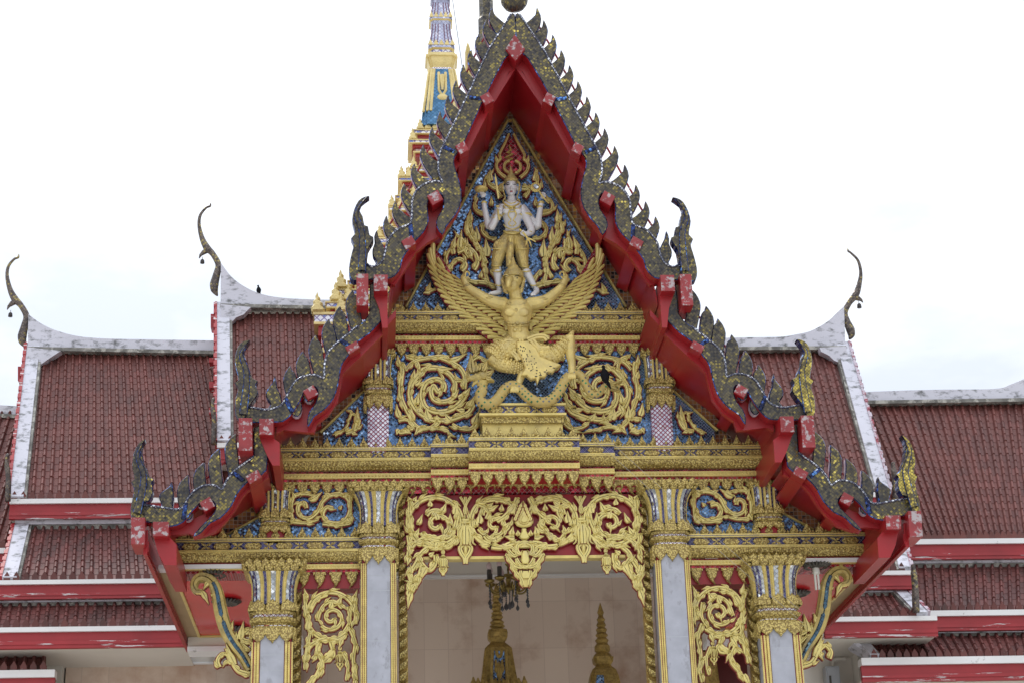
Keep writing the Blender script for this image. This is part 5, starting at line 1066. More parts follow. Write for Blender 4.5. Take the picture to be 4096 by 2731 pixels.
# ================================================================ side eaves and ceilings of the porch
zc = Zv('z5', 1200, 944, YW)
def Yat(c, x, y, z): return YW*(z-1.6)/(Zv(c, x, y, YW)-1.6)          # depth at which a seen spot has height z
yend = Yat('l5', 690, 1216, zc)
def eaves(M, sg):
    def X_(c, x, y, Y): return M([(P(c, x, y, Y).x, 0)])[0][0]
    a = X_('l5', 150, 435, YB); b = X_('l5', 186, 435, YB); z = Zv('l5', 150, 435, YB)
    mb = MB(); mb.box(min(a, b), max(a, b), YB+.12, 21.4, z-.02, z+.22, 0); mb.build('eave_board', [RED], POR)
    a2 = X_('l5', 200, 330, YB); z2 = Zv('l5', 200, 330, YB); mb = MB(); mb.box(min(a2, b), max(a2, b)+.0, YB+.13, 21.3, z2-.1, z2, 0); mb.build('eave_plate', [RED], POR)
    c0 = X_('l5', 272, 620, YW); c1 = X_('l5', 432, 640, YW); c2 = X_('c3', 250, 900, YW)+sg*.10
    mb = MB(); mb.box(min(b, c1), max(b, c1), YW+.05, 21.3, zc, zc+.05, 0); mb.build('eave_ceiling_border', [mat('tan_ceiling_paint', (.34, .24, .12), .5) if sg > 0 else bpy.data.materials['tan_ceiling_paint']], POR)
    mb = MB(); mb.box(min(c1, c2), max(c1, c2), YW+.05, yend, zc+.006, zc+.05, 0); ce = mb.build('eave_ceiling', [REDCEIL], POR)
    mb = MB(); mb.box(c1-.015, c1+.015, YW+.05, yend, zc-.012, zc+.004, 0); mb.box(min(c1, c2), max(c1, c2), yend-.02, yend+.02, zc-.014, zc+.004, 0); mb.build('ceiling_trim', [GOLD], ce)
    mb = MB(); x3 = X_('l5', 560, 1300, yend); x4 = x3+sg*1.3; zt, zb = Zv('l5', 700, 1238, yend+.03), Zv('l5', 700, 1312, yend+.03)
    mb.box(min(x3, x4), max(x3, x4), yend+.03, yend+.3, zb, zt+.02, 0); mb.box(min(x3, x4), max(x3, x4), yend-.01, yend+.3, Zv('l5', 700, 1350, yend), zb-.001, 1); mb.build('eave_wall_plate', [CREAM, WHITE], POR)
REDCEIL = mat('glossy_red_ceiling', (.55, .025, .03), .16, 0, .1, 2)
both(eaves)
# porch ceiling and its inner beam
mb = MB(); xl_ = P('z5', 1650, 1060, YW).x; zpc = Zv('z3', 1200, 772, 22.8)+.12; mb.box(xl_-.3, 2*X0-xl_+.3, YW+.3, 22.75, zpc, zpc+.1, 0); mb.build('porch_ceiling', [CREAM], POR)
# ================================================================ the hall behind
HALL = thing('temple_hall', 'long temple hall behind the porch with stacked maroon tiled roofs and whitewashed ridges', 'temple hall', (1.5, 26, 0))
def tile_roof(name, bl, br, tl, tr, pw, ph, mats_, parent, eave=True):
    """clay roof: rounded cover tiles in courses, each course lapping the one below"""
    bl, br, tl, tr = (Vector(q) for q in (bl, br, tl, tr)); W_ = max((br-bl).length, (tr-tl).length); H_ = (tl-bl).length
    nc = max(1, round(W_/pw)); nr = max(1, round(H_/ph)); N = (br-bl).cross(tl-bl).normalized()
    if N.y > 0: N = -N
    mb = MB(); mb.uv = []; prof = [(0, 0), (.26, .0), (.31, .55), (.42, .95), (.58, .95), (.69, .55), (.74, 0)]
    hw = pw*.34
    for r in range(nr):
        for e in (0, 1):
            v = (r+e)/nr; lift = .011*(1-e)+.002
            for c in range(nc):
                jz = random.uniform(-.003, .003); js = random.uniform(-.06, .06)
                for u, h in prof:
                    U = min(1, (c+u+(js*.15 if 0 < u < .9 else 0))/nc); p = bl.lerp(br, U).lerp(tl.lerp(tr, U), v)+N*((lift if h else .003+lift*.35)+h*hw+(jz if h else 0))
                    mb.v.append(tuple(p)); mb.uv.append((c+.5, r+.5+e*.1))
    k = nc*len(prof)
    for r in range(nr):
        a = (2*r)*k
        for i in range(k-1): mb.f.append((a+i, a+i+1, a+k+i+1, a+k+i)); mb.m.append(0)
        if r < nr-1:
            b = a+k; d = a+2*k
            for i in range(k-1): mb.f.append((b+i, b+i+1, d+i+1, d+i)); mb.m.append(0)
    if eave:
        U = (br-bl).normalized()
        for c in range(nc):
            p = bl+(br-bl)*((c+.49)/nc)+N*.01; w = pw*.34; hgt = pw*1.0; o = len(mb.v); Z = Vector((0, -.10, 1)).normalized()
            pts = [p-U*w, p-U*w*1.0+Z*hgt*.45, p+Z*hgt, p+U*w*1.0+Z*hgt*.45, p+U*w]; F = Vector((0, -.03, 0))
            mb.v += [tuple(q+F) for q in pts]+[tuple(q-F*.3) for q in pts]; mb.uv += [(c+.5, -2.5)]*10
            mb.f.append([o+i for i in range(5)]); mb.m.append(0); mb.f += [[o+i, o+(i+1) % 5, o+5+(i+1) % 5, o+5+i] for i in range(5)]; mb.m += [0]*5
    o = mb.build(name, mats_, parent, True, 50); return o
def slope_Y(x, y0, Yf, y1, pitch):
    z0 = Zv('v', x, y0, Yf); k = Zv('v', x, y1, 1)-1.6; t = math.tan(math.radians(pitch)); return (1.6-z0+t*Yf)/(t-k)
def levels(x, Yf, rows):
    """rows bottom to top: (tiles' bottom, strip's bottom, fascia's bottom, tiles' top, flashing's top, pitch) -> world heights and depths"""
    out = []
    for tb, sb, fb, tt, ft, pitch in rows:
        Yt = slope_Y(x, tb, Yf, tt, pitch)
        out.append(dict(Yf=Yf, Yt=Yt, zb=Zv('v', x, tb, Yf), zs=Zv('v', x, sb, Yf-.03), zf=Zv('v', x, fb, Yf), zt=Zv('v', x, tt, Yt), zfl=Zv('v', x, ft, Yt)))
        Yf = Yt-.12
    return out
PW, PH = .110, .145
def lay(lv_, xbl, xbr, xtl, xtr, mats_, fl=True, xs=None, xe=None):
    """one roof slope with its eave strip, red fascia and flashing (world X at the bottom and top corners)"""
    Yf, Yt = lv_['Yf'], lv_['Yt']
    o = tile_roof('roof_slope', (xbl, Yf, lv_['zb']), (xbr, Yf, lv_['zb']), (xtl, Yt, lv_['zt']), (xtr, Yt, lv_['zt']), PW, PH, mats_, HALL)
    a, b = (xs if xs is not None else xbl), (xe if xe is not None else xbr)
    mb = MB(); mb.box(a, b, Yf-.05, Yf+.12, lv_['zs'], lv_['zb']+.012, 0); mb.build('eave_strip', [WHITE], HALL)
    mb = MB(); h = lv_['zs']-lv_['zf']
    mb.box(a, b, Yf-.01, Yf+.05, lv_['zf']+h*.45, lv_['zs']-.001, 1); mb.box(a, b, Yf-.025, Yf+.05, lv_['zf']+h*.22, lv_['zf']+h*.449, 0); mb.box(a, b, Yf-.015, Yf+.05, lv_['zf'], lv_['zf']+h*.219, 0); mb.build('fascia_board', [REDW, REDF], HALL)
    mb = MB(); mb.box(a, b, Yf+.05, Yf+1.2, lv_['zf']+.02, lv_['zf']+.04, 0); mb.build('eave_soffit', [CREAM], HALL)
    if fl:
        mb = MB(); g = lv_['zfl']-lv_['zt']
        mb.box(xtl, xtr, Yt-.02, Yt+.2, lv_['zt']-.03, lv_['zt']+g*.45, 0); mb.box(xtl, xtr, Yt-.05, Yt+.2, lv_['zt']+g*.451, lv_['zfl'], 1); mb.build('roof_flashing', [GRIME, PLASTER], HALL)
    return o
def verge(lv_, xb, xt, w, sg, ext=0, red=True):
    """whitewashed band up the gable edge of a slope, with the red bargeboard outside it (sg: -1 left end, 1 right end)"""
    b = Vector((xb, lv_['Yf'], lv_['zb'])); t = Vector((xt, lv_['Yt'], lv_['zt']+ext)); N = Vector((0, -(t.z-b.z), t.y-b.y)).normalized(); N = N if N.y < 0 else -N
    mb = MB(); dx = Vector((-sg*w, 0, 0))
    def slab(p0, p1, d, h, m):
        v = [p0, p0+d, p1+d, p1]; mb.add([q-N*.06 for q in v]+[q+N*h for q in v], [(0, 1, 2, 3), (4, 5, 6, 7), (0, 1, 5, 4), (1, 2, 6, 5), (2, 3, 7, 6), (3, 0, 4, 7)], m)
    slab(b, t, dx, .075, 0); slab(b+dx, t+dx, dx*.2, .055, 2)
    if not red: mb.build('gable_verge', [PLASTER, REDW if sg < 0 else CHALK, GRIME], HALL); return
    slab(b, t, Vector((sg*.03, 0, 0)), .085, 1)
    L_ = (t-b).length; n = int(L_/.16)
    for k in range(n): p = b.lerp(t, (k+.3)/n); slab(p, p+(t-b).normalized()*.09, Vector((sg*.045, 0, 0)), .09, 1)
    mb.build('gable_verge', [PLASTER, REDW if sg < 0 else CHALK, GRIME], HALL)
rowsA = [(1442, 1449, 1487, 1388, 1376, 38), (1334, 1340, 1374, 1212, 1195, 44), (1148, 1155, 1190, 812, 800, 57)]
LA = levels(200, 21.2, rowsA)
rowsB = [(1510, 1523, 1562, 1458, 1448, 38), (1404, 1413, 1447, 1300, 1285, 44), (1240, 1248, 1283, 928, 918, 57)]
LB = levels(2250, 21.45, rowsB)
def vx(x, y, Y): return P('v', x, y, Y).x
# second tier left (and the first tier right): main slope
m_ = LA[2]; xb, xt = vx(24, 1145, m_['Yf']), vx(64, 800, m_['Yt'])
lay(m_, xb, -1.6, xt, -2.2, [TILE], False); verge(m_, xb, xt, .17, -1, .1)
m2 = LA[1]; lay(m2, vx(6, 1334, m2['Yf']), vx(412, 1334, m2['Yf']), vx(36, 1205, m2['Yt']), vx(390, 1205, m2['Yt']), [TILED], xs=vx(-30, 1340, m2['Yf'])); verge(m2, vx(6, 1334, m2['Yf']), vx(36, 1205, m2['Yt']), .17, -1)
m3 = LA[0]; lay(m3, vx(-40, 1440, m3['Yf']), vx(425, 1440, m3['Yf']), vx(-30, 1388, m3['Yt']), vx(425, 1388, m3['Yt']), [TILED])
# third tier left, only its edge in the picture
q = LB[2]; xr_ = vx(48, 1100, q['Yf']); lay(q, xr_-2.5, xr_, xr_-2.5, xr_+.1, [TILE], False)
q = LB[1]; lay(q, xr_-2.5, vx(2, 1300, q['Yf']), xr_-2.5, vx(2, 1300, q['Yf']), [TILED])
q = LB[0]; xr2 = vx(112, 1530, q['Yf']); lay(q, xr2-2, xr2, xr2-2, xr2-.1, [TILED], xe=xr2+.08)
# first tier left, behind the porch gable
rows0 = [(1020, 1027, 1062, 722, 712, 57)]
L0_ = levels(600, LA[2]['Yf']-.10, rows0)[0]
xb0, xt0 = vx(500, 1000, L0_['Yf']), vx(499, 705, L0_['Yt']); lay(L0_, xb0, 4.1, xt0, 4.1, [TILE], False); verge(L0_, xb0, xt0, .17, -1, .12)
# right: same heights as the second tier left
m_ = LA[2]; xb1, xt1 = vx(2052, 1235, m_['Yf']), vx(1946, 800, m_['Yt']); lay(m_, 4.6, xb1, 4.6, xt1, [TILE], False); verge(m_, xb1, xt1, .17, 1, .1)
m2 = LA[1]; xe_ = vx(2098, 1310, m2['Yf']); lay(m2, vx(1985, 1310, m2['Yf']), xe_-.1, vx(1985, 1250, m2['Yt']), vx(2060, 1200, m2['Yt']), [TILED], xe=xe_); verge(m2, xe_-.05, vx(2062, 1200, m2['Yt']), .14, 1)
m3 = LA[0]; xe_ = vx(2148, 1405, m3['Yf']); lay(m3, vx(1890, 1405, m3['Yf']), xe_-.22, vx(1890, 1350, m3['Yt']), vx(2068, 1350, m3['Yt']), [TILED], xe=xe_); verge(m3, xe_-.10, vx(2078, 1350, m3['Yt']), .14, 1)
# second tier right
q = LB[2]; lay(q, vx(2060, 1240, q['Yf']), vx(2480, 1240, q['Yf']), xt1-.3, vx(2480, 930, q['Yt']), [TILE], False)
q = LB[1]; lay(q, vx(2085, 1404, q['Yf']), vx(2480, 1404, q['Yf']), vx(2075, 1300, q['Yt']), vx(2480, 1300, q['Yt']), [TILED])
q = LB[0]; xs_ = vx(1976, 1515, q['Yf']); lay(q, vx(1998, 1512, q['Yf']), vx(2480, 1510, q['Yf']), vx(1950, 1458, q['Yt']), vx(2480, 1458, q['Yt']), [TILED], xs=xs_); verge(q, vx(1996, 1512, q['Yf']), vx(1952, 1458, q['Yt']), .12, -1, red=False)
# ridges: masonry caps sweeping up to the finials
def ridge(c, top, bot, Y, ext=None):
    t = cat(T(c, top, Y), 5); b = T(c, bot, Y)
    mb = MB(); mb.prism(t+b[::-1], Y-.10, Y+.16, 0, 0); 
    mb.prism([b[0], b[-1], (b[-1][0], b[-1][1]-.05), (b[0][0], b[0][1]-.05)], Y-.16, Y+.16, 1, 1)
    mb.build('ridge_cap', [PLASTER, GRIME], HALL)
Yr1, Yr0 = LA[2]['Yt'], L0_['Yt']
ridge('z4', '1488,612 1560,705 1650,772 1760,820 1900,845 2100,856 2330,860', '1486,895 2330,912', Yr0)
ridge('z4', '198,955 290,1020 400,1068 550,1104 750,1118 1000,1122 1470,1130', '196,1180 1470,1206', Yr1)
ridge('v', '-60,930 0,935 50,938', '-60,956 50,960', LB[2]['Yt'])
ridge('z6', '300,728 540,722 800,718 900,704 1000,680 1100,625 1160,570 1207,528', '300,790 1215,783', Yr1)
ridge('z6', '1322,1060 1600,1050 1800,1045 2150,1040 2250,1012 2346,972 2420,935', '1330,1122 2420,1105', LB[2]['Yt'])
# plaster corners where ridge and verge meet
def corner(c, s, Y):
    mb = MB(); mb.prism(T(c, s, Y), Y-.14, Y, 0, 0); mb.build('ridge_corner', [PLASTER], HALL)
corner('z4', '1488,895 1690,915 1640,965 1590,985 1540,1040 1530,1120 1488,1120', Yr0-.12); corner('z4', '196,1180 420,1205 350,1250 280,1300 232,1320 222,1400 180,1400', Yr1-.12); corner('z6', '1215,783 1050,790 1060,815 1110,840 1140,870 1200,895 1215,960 1250,960', Yr1-.12)
# horn-shaped gable finials
def chofa(c, pts, rs, beak, Y):
    s = CR[c][2]*Y/FPX; n = len(pts); r = []
    for i in range(n-1):
        for j in range(5): r.append((rs[i]+(rs[i+1]-rs[i])*j/5)*s)
    mb = MB(); mb.tube(cat([P(c, x, y, Y) for x, y in pts], 5), r+[rs[-1]*s], 10, sy=.7)
    mb.tube([P(c, x, y, Y) for x, y in beak], [24*s, 20*s, 11*s, 3*s], 8, sy=.6)
    mb.build('gable_finial', [CFIN], HALL, True)
pts = [(1462, 815), (1442, 775), (1440, 735), (1456, 670), (1468, 605), (1432, 535), (1388, 487), (1356, 420), (1338, 335), (1347, 270), (1385, 222), (1412, 210), (1416, 188)]
rs = [4, 28, 33, 27, 23, 21, 27, 19, 13, 11, 9, 9, 2]; bk = [(1395, 505), (1370, 520), (1348, 540), (1338, 562)]
chofa('z4', pts, rs, bk, Yr0); chofa('z4', [(x-1290, y+345) for x, y in pts], rs, [(x-1290, y+345) for x, y in bk], Yr1)
chofa('z6', [(1250, 718), (1262, 690), (1256, 655), (1232, 600), (1222, 550), (1250, 490), (1290, 440), (1312, 375), (1322, 300), (1305, 225), (1262, 178), (1244, 165), (1240, 148)], [4, 26, 31, 25, 21, 20, 25, 18, 12, 10, 8, 8, 2], [(1285, 450), (1305, 462), (1325, 472), (1336, 488)], Yr1)
for x, y0, y1 in ((491, 912, 1020), (18, 1040, 1150)):
    Y = LA[2]['Yf']-.15; mb = MB(); mb.tube(cat([P('v', x, y1, Y), P('v', x+1, (y0+y1)/2, Y), P('v', x-3, y0+20, Y), P('v', x, y0, Y)], 4), [.036]*4+[.032]*4+[.022]*4+[.005], 8); mb.build('eave_finial', [CFIN], HALL, True)
for x, y0, y1, Y in ((2070, 1250, 1310, LA[2]['Yf']), (2098, 1295, 1405, LA[0]['Yf']-.1), (2052, 1060, 1150, LA[2]['Yf'])):
    mb = MB(); mb.tube(cat([P('v', x+6, y1, Y), P('v', x+4, (y0+y1)/2, Y), P('v', x, y0+12, Y), P('v', x-1, y0, Y)], 4), [.045]*4+[.04]*4+[.028]*4+[.006], 8); mb.build('eave_finial', [CFIN], HALL, True)
# red purlin ends showing past the gables
for c, x, y, w, h, Y in (('z4', 1438, 990, 40, 92, Yr0), ('z4', 137, 1340, 26, 95, Yr1), ('z4', 1425, 1250, 36, 30, Yr0-.5), ('z4', 1425, 1415, 36, 40, Yr0-.9), ('z4', 1425, 1590, 36, 40, Yr0-1.2)):
    p = T(c, [(x-w/2, y-h/2), (x+w/2, y-h/2), (x+w/2, y+h/2), (x-w/2, y+h/2)], Y); mb = MB(); mb.prism(p, Y-.05, Y+.15, 0, 0); mb.box(max(p[0][0], p[1][0])-.01, max(p[0][0], p[1][0])+.3, Y, Y+.1, p[2][1]+.02, p[0][1]-.02, 0); mb.build('purlin_end', [REDW], HALL)
# walls
YH = 22.9
mb = MB(); zw = Zv('z3', 1200, 905, YH); mb.box(-7.5, 12, YH, YH+.3, 0, zw, 0); mb.build('stone_wall', [stone('stone_panel', (.70, .575, .48), (.63, .505, .42), .30, .60, (.58, .46, .385))], HALL)
mb = MB(); zt = Zv('z3', 1200, 770, YH-.1); mb.box(-1.6, 4.6, YH-.08, YH+.3, zw+.02, zt+.5, 0); mb.box(-1.6, 4.6, YH-.10, YH+.3, zw-.012, zw+.019, 1); mb.build('cream_beam', [CREAM, WHITE], HALL)
za_, zb_ = Zv('v', 400, 1520, YH-.6), Zv('v', 400, 1488, YH-.6); xa = vx(147, 1520, YH-.6); mb = MB(); mb.box(xa, -1.0, YH-.6, YH-.3, za_, zb_+.3, 0); mb.box(xa, -1.0, YH-.62, YH-.3, za_-.02, za_-.001, 1)
mb.build('cream_beam', [CREAM, WHITE], HALL)
mb = MB(); mb.box(xa+.02, -1.0, YH-.55, YH-.3, 0, za_-.021, 0); mb.build('stone_wall', [STONES], HALL)
mb = MB(); mb.box(xa-.3, xa, YH-.65, YH-.2, 0, zb_+.3, 0); mb.build('wall_pier', [CREAM], HALL)
xr0, xr1 = vx(1848, 1540, YH-.5), vx(1968, 1500, YH-.5); mb = MB(); zk = Zv('v', 1900, 1448, YH-.5); mb.box(xr0-.1, xr1+4, YH-.5, YH-.2, 0, zk+.4, 0); zq = Zv('z7', 1100, 1355, YH-.52); mb.box(xr0-.1, vx(1950, 1500, YH-.5), YH-.53, YH-.4, zq, zq+.02, 1); mb.build('plaster_wall', [CREAM, WHITE], HALL)
mb = MB(); a = vx(1962, 1480, YH-.7); mb.box(a, a+.32, YH-.8, YH-.4, 0, zk-.02, 0); mb.build('wall_pier', [CREAM], HALL)
mb = MB(); mb.prism(T('rr', '215,985 480,985 440,1030 330,1090 240,1060', 21.9), 21.8, 22.0, 0, 0); mb.prism(T('rr', '215,1000 300,1090 420,1180 540,1215 520,1260 420,1230 320,1170 240,1080', 21.8), 21.6, 21.9, 1, 1); mb.build('eave_bracket', [CREAM, PLASTER], HALL)
# ================================================================ spire tower far behind
YT = 27.5; TS = CR['sp'][2]*YT/FPX
tc_ = P('sp', 628, 700, YT); TX = P('sp', 636, 330, YT).x
TOW = thing('temple_spire', 'tall tapering blue and silver glass spire with gilded flame tiers behind the left gable', 'temple spire', (TX, YT, 0))
def tz(y, hw=0): return Zv('sp', 636, y, YT)
PINK = mosaic('pink_white_glass', .06, [(0, (.5, .38, .34)), (.5, (.7, .62, .58)), (.8, (.8, .3, .3))], (.3, .05, .06), 0, .3, .25, .25, .2)
BLUEW = mosaic('blue_white_glass', .07, [(0, (.70, .70, .78)), (.55, (.16, .22, .55)), (.7, (.75, .75, .8))], (.25, .2, .4), 45, .3, .2, .25, .2)
BELL = mosaic('sky_blue_glass', .05, [(0, (.05, .14, .26)), (.5, (.075, .19, .34)), (.85, (.16, .30, .46))], (.03, .08, .14), 45, .6, .25, .3)
GOLDS = mat('hazed_gilding', (.66, .53, .23), .4, .1, .15, 5, .5, 30)  # spire gilding paled: distance haze put into the colour
LOTUS = mosaic('pearl_glass', .05, [(0, (.36, .38, .52)), (.5, (.48, .50, .64)), (.85, (.7, .7, .8))], (.26, .26, .36), 45, .35, .2, .2)
def lathe_t(name, prof, mats_, sec=SQ):
    mb = MB(); mb.lathe(TX, YT, [(tz(y), r*TS)+((m,) if m is not None else ()) for y, r, m in prof], sq=sec); return mb.build(name, mats_, TOW)
lathe_t('silver_lotus', [(-500, 14, 0), (-300, 28, 0), (-120, 40, 0), (-30, 46, 0), (0, 52, 0), (14, 55, 0), (18, 48, 0), (36, 45, 0), (70, 52, 0), (95, 61, 0), (118, 64, 1), (124, 56, 0), (140, 52, 0), (180, 55, 0), (215, 64, 0), (232, 70, 0), (258, 72, 1), (264, 60, 2), (286, 60, 2)], [LOTUS, GOLDS, BLUEW])
mb = MB()
for k in range(-3, 4):
    if k == 0: continue
    for rows in (((232, 70), (200, 60), (160, 53), (140, 52)), ((95, 61), (70, 53), (36, 46))):
        mb.tube([(TX+k/3.4*r*TS, YT-r*TS*1.01, tz(y)) for y, r in rows], .008, 6, 0)
for y, r in ((232, 71), (96, 62), (5, 54)):
    for k in range(-2, 3):
        mb.prism([(TX+(k*.42-.2)*r*TS, tz(y+14)), (TX+(k*.42)*r*TS, tz(y-12)), (TX+(k*.42+.2)*r*TS, tz(y+14))], YT-r*TS*1.04, YT-r*TS*.98, 1)
mb.build('lotus_rib', [mat('violet_enamel', (.16, .05, .09), .5), GOLDS], TOW)
lathe_t('gilded_ring', [(286, 84, 0), (300, 87, 0), (304, 78, 0), (325, 72, 0), (345, 62, 0), (350, 66, 1), (360, 68, 1)], [GOLDS, CHECK])
lathe_t('blue_bell', [(360, 70, 0), (400, 78, 0), (480, 92, 0), (560, 106, 0), (640, 118, 0)], [BELL])
mb = MB()
for k in (-1, -.80, -.62, .62, .80, 1): mb.tube([(TX+k*r*TS*.95, YT-r*TS*(1.0 if abs(k) < .9 else .9), tz(y)) for y, r in ((362, 70), (400, 78), (480, 92), (575, 109))], .026, 6, 0)
c = [(TX+x*TS, tz(y)) for x, y in ((-18, 385), (-18, 470), (-6, 490), (6, 490), (18, 470), (18, 385))]; mb.tube([(x, YT-90*TS, z) for x, z in c], .025, 6, 0); mb.tube([(TX, YT-92*TS, tz(400)), (TX, YT-96*TS, tz(470))], [.05, .02], 6, 0); mb.ell((TX, YT-97*TS, tz(505)), (.09, .03, .06)); mb.build('bell_rib', [GOLDS], TOW)
def fl_mesh():
    o = [(-.42, 0), (-.5, .22), (-.30, .40), (-.36, .55), (-.16, .68), (-.2, .80), (-.04, 1.0), (.02, .82), (.16, .70), (.10, .58), (.34, .46), (.28, .30), (.5, .14), (.42, 0)]
    h = 72*TS; w = 46*TS; mb = MB(); mb.prism([(x*w, z*h) for x, z in o], -.05, .05, 0, 0, bev=.02, raise_=.04); ob = mb.build('flame_antefix', [GOLDS]); me = ob.data; bpy.data.objects.remove(ob); return me
FLM = fl_mesh()
for y0, y1, hw, nf in ((618, 700, 128, 7), (665, 735, 152, 2), (800, 870, 162, 8), (845, 915, 200, 4), (930, 1000, 214, 9), (985, 1060, 246, 4), (1080, 1150, 284, 11), (1130, 1260, 305, 4), (1335, 1420, 440, 20), (1375, 1500, 490, 4), (1435, 1560, 545, 20), (1485, 1720, 602, 4)):
    y = YT-hw*TS*.72 if hw < 400 else Yr0-.45-(hw-400)*.0015; z = Zv('sp', 636, y0, y); h = z-Zv('sp', 636, y1, y); mb = MB(); hp = hw; hw = (TX-P('sp', 636-hp, y0, y).x)/TS
    for f0, f1, dx, m in ((0, .05, -.02, 3), (.05, .19, 0, 0), (.19, .24, -.01, 3), (.24, .44, .05, 1), (.44, .66, .09, 2), (.66, .76, .06, 3), (.76, 1.0, .10, 1)): mb.box(TX-hw*TS+dx, TX+hw*TS-dx, y+dx, YT+hw*TS*.7, z-h*f1, z-h*f0-.0005, m)
    if y1 < 1300: mb.box(TX-hw*TS+.2, TX+hw*TS-.2, y+.2, YT+hw*TS*.6, z-h-.4, z-h, 1)
    o = mb.build('spire_tier', [BLUEW, RED, PINK, GOLDS], TOW)
    for k in range(nf):
        u = -1+2*(k+.5)/nf if nf > 4 else (-1+.17*k if k < 2 else 1-.17*(k-2)) if nf == 4 else (-.96 if k == 0 else .96)
        fo = link('flame_antefix', FLM, o, (TX+u*(hw-14)*TS, y+.06, z)); fo.scale = (1.3,)*3 if hp > 400 else (1, 1, 1)
mb = MB(); mb.tube([P('sp', 684, -40, YT-.5), P('sp', 703, 95, YT-.5), P('sp', 735, 315, YT-.5)], .010, 5); mb.build('lightning_cable', [STEEL], TOW)
# ================================================================ inside the porch
def shrine(c, cx, prof, Y, label, panel_=None):
    s = CR[c][2]*Y/FPX; p = P(c, cx, prof[0][0], Y); t = thing('gilded_shrine', label, 'shrine', (p.x, Y, 0), 'gilded spired shrines inside the porch')
    mb = MB(); pr = [(Zv(c, cx, y, Y), r*s) for y, r in prof]; k = next(i for i, q in enumerate(prof) if q[1] > 70*(.3386/CR[c][2])*1.5)
    mb.lathe(p.x, Y, pr[:k+1], 20); mb.build('ringed_spire', [GOLDB], t, True, 35)
    mb = MB(); mb.lathe(p.x, Y, pr[k:]+[(0, pr[-1][1]*1.3)], sq=SQ); b = mb.build('shrine_body', [GOLDB], t)
    if panel_:
        (x0, x1, y0, y1) = panel_; yf = Y-pr[-1][1]-.01
        mb = MB(); mb.prism(T(c, [(x0+12, y0), (x1-12, y0), (x1, y1), (x0, y1)], yf), yf-.01, yf+.03, 0, 0); mb.build('blue_glass_panel', [BLUEM], b)
        mb = MB()
        for q in ([(x0, y1), (x0+10, y0+60), (x0+12, y0)], [(x1, y1), (x1-10, y0+60), (x1-12, y0)], [((x0+x1)/2-30, y0), ((x0+x1)/2-22, y0+50), ((x0+x1)/2, y0+75), ((x0+x1)/2+22, y0+50), ((x0+x1)/2+30, y0)]): mb.ribbon(cat(T(c, q, yf), 4), .018, yf-.012, .03, 0, 0, 0, False)
        for a in ((-20, 260, -40, 110), (20, 260, 40, 110), (0, 330, 0, 140), (-60, 400, -40, 330), (60, 400, 40, 330), (0, 400, 0, 330)):
            pa, pb = T(c, [((x0+x1)/2+a[0], y0+a[1]), ((x0+x1)/2+a[2], y0+a[3])], yf); tip(mb, pa, pb, .03, .4, yf-.012, .03)
        mb.build('shrine_foliage', [GOLDB, GOLDB], b)
        mb = MB()
        for x, y in ((40, 1500), (95, 1510), (175, 1500), (255, 1490), (440, 1490), (510, 1500), (575, 1510), (640, 1490)):
            pa, pb = T(c, [(x, 1600), (x, y)], yf-.1); tip(mb, pa, pb, .03, .3, yf-.1, .05)
        mb.build('roof_flames', [GOLDB, GOLDB], b)
shrine('ch', 308, [(380, 4), (440, 24), (500, 34), (520, 38), (545, 52), (562, 44), (590, 54), (615, 38), (638, 60), (660, 50), (690, 64), (715, 44), (742, 70), (762, 58), (790, 76), (818, 52), (850, 86), (872, 70), (895, 94), (928, 62), (945, 108), (985, 118), (1040, 114), (1072, 92), (1098, 82), (1135, 122), (1175, 160), (1300, 176), (1450, 196), (1600, 220)], 21.6, 'larger gilded shrine with ringed spire and blue glass panel, below the chandelier', (252, 436, 1185, 1540))
shrine('z3', 1725, [(1062, 1), (1085, 9), (1108, 16), (1125, 22), (1142, 14), (1160, 20), (1168, 28), (1182, 21), (1205, 32), (1216, 22), (1232, 36), (1252, 28), (1268, 41), (1282, 28), (1300, 44), (1318, 34), (1338, 50), (1366, 50), (1376, 38), (1390, 54), (1410, 64), (1440, 60), (1456, 44), (1470, 52), (1490, 74), (1530, 88), (1600, 100)], 21.9, 'smaller gilded shrine with slender ringed spire, to the right of the chandelier')
mb = MB(); yf = 21.9-.30; mb.prism(T('z3', '1706,1515 1748,1515 1755,1600 1696,1600', yf), yf, yf+.05, 0); bpy.data.objects['gilded_shrine.001']; mb.build('blue_glass_panel', [BLUEM], bpy.data.objects['gilded_shrine.001'])
# right side opening: shrine edge and a dark red door
Y = 22.3; a, b = T('z7', '300,1300 375,1600', Y); mb = MB()
t = thing('gilded_shrine', 'dark gilded shrine partly hidden behind the lacework of the right opening', 'shrine', ((a[0]+b[0])/2, Y, 0), 'gilded spired shrines inside the porch')
mb.lathe((a[0]+b[0])/2, Y, [(0, .3), (b[1], .16), (a[1]-.25, .14), (a[1]-.18, .18), (a[1]-.1, .11), (a[1], .09), (a[1]+.1, .03)], sq=SQ); mb.build('shrine_body', [GOLDB], t)
a, b = T('z7', '380,1335 640,1600', Y); mb = MB(); mb.box(a[0], b[0], Y+.2, Y+.3, 0, a[1], 0); mb.box(a[0], b[0], Y+.17, Y+.21, a[1]-.06, a[1]-.001, 0); d_ = mb.build('red_door', [mat('dark_red_lacquer', (.10, .012, .012), .35)]); tag(d_, 'dark red wooden door seen through the lower lacework of the right opening', 'door')
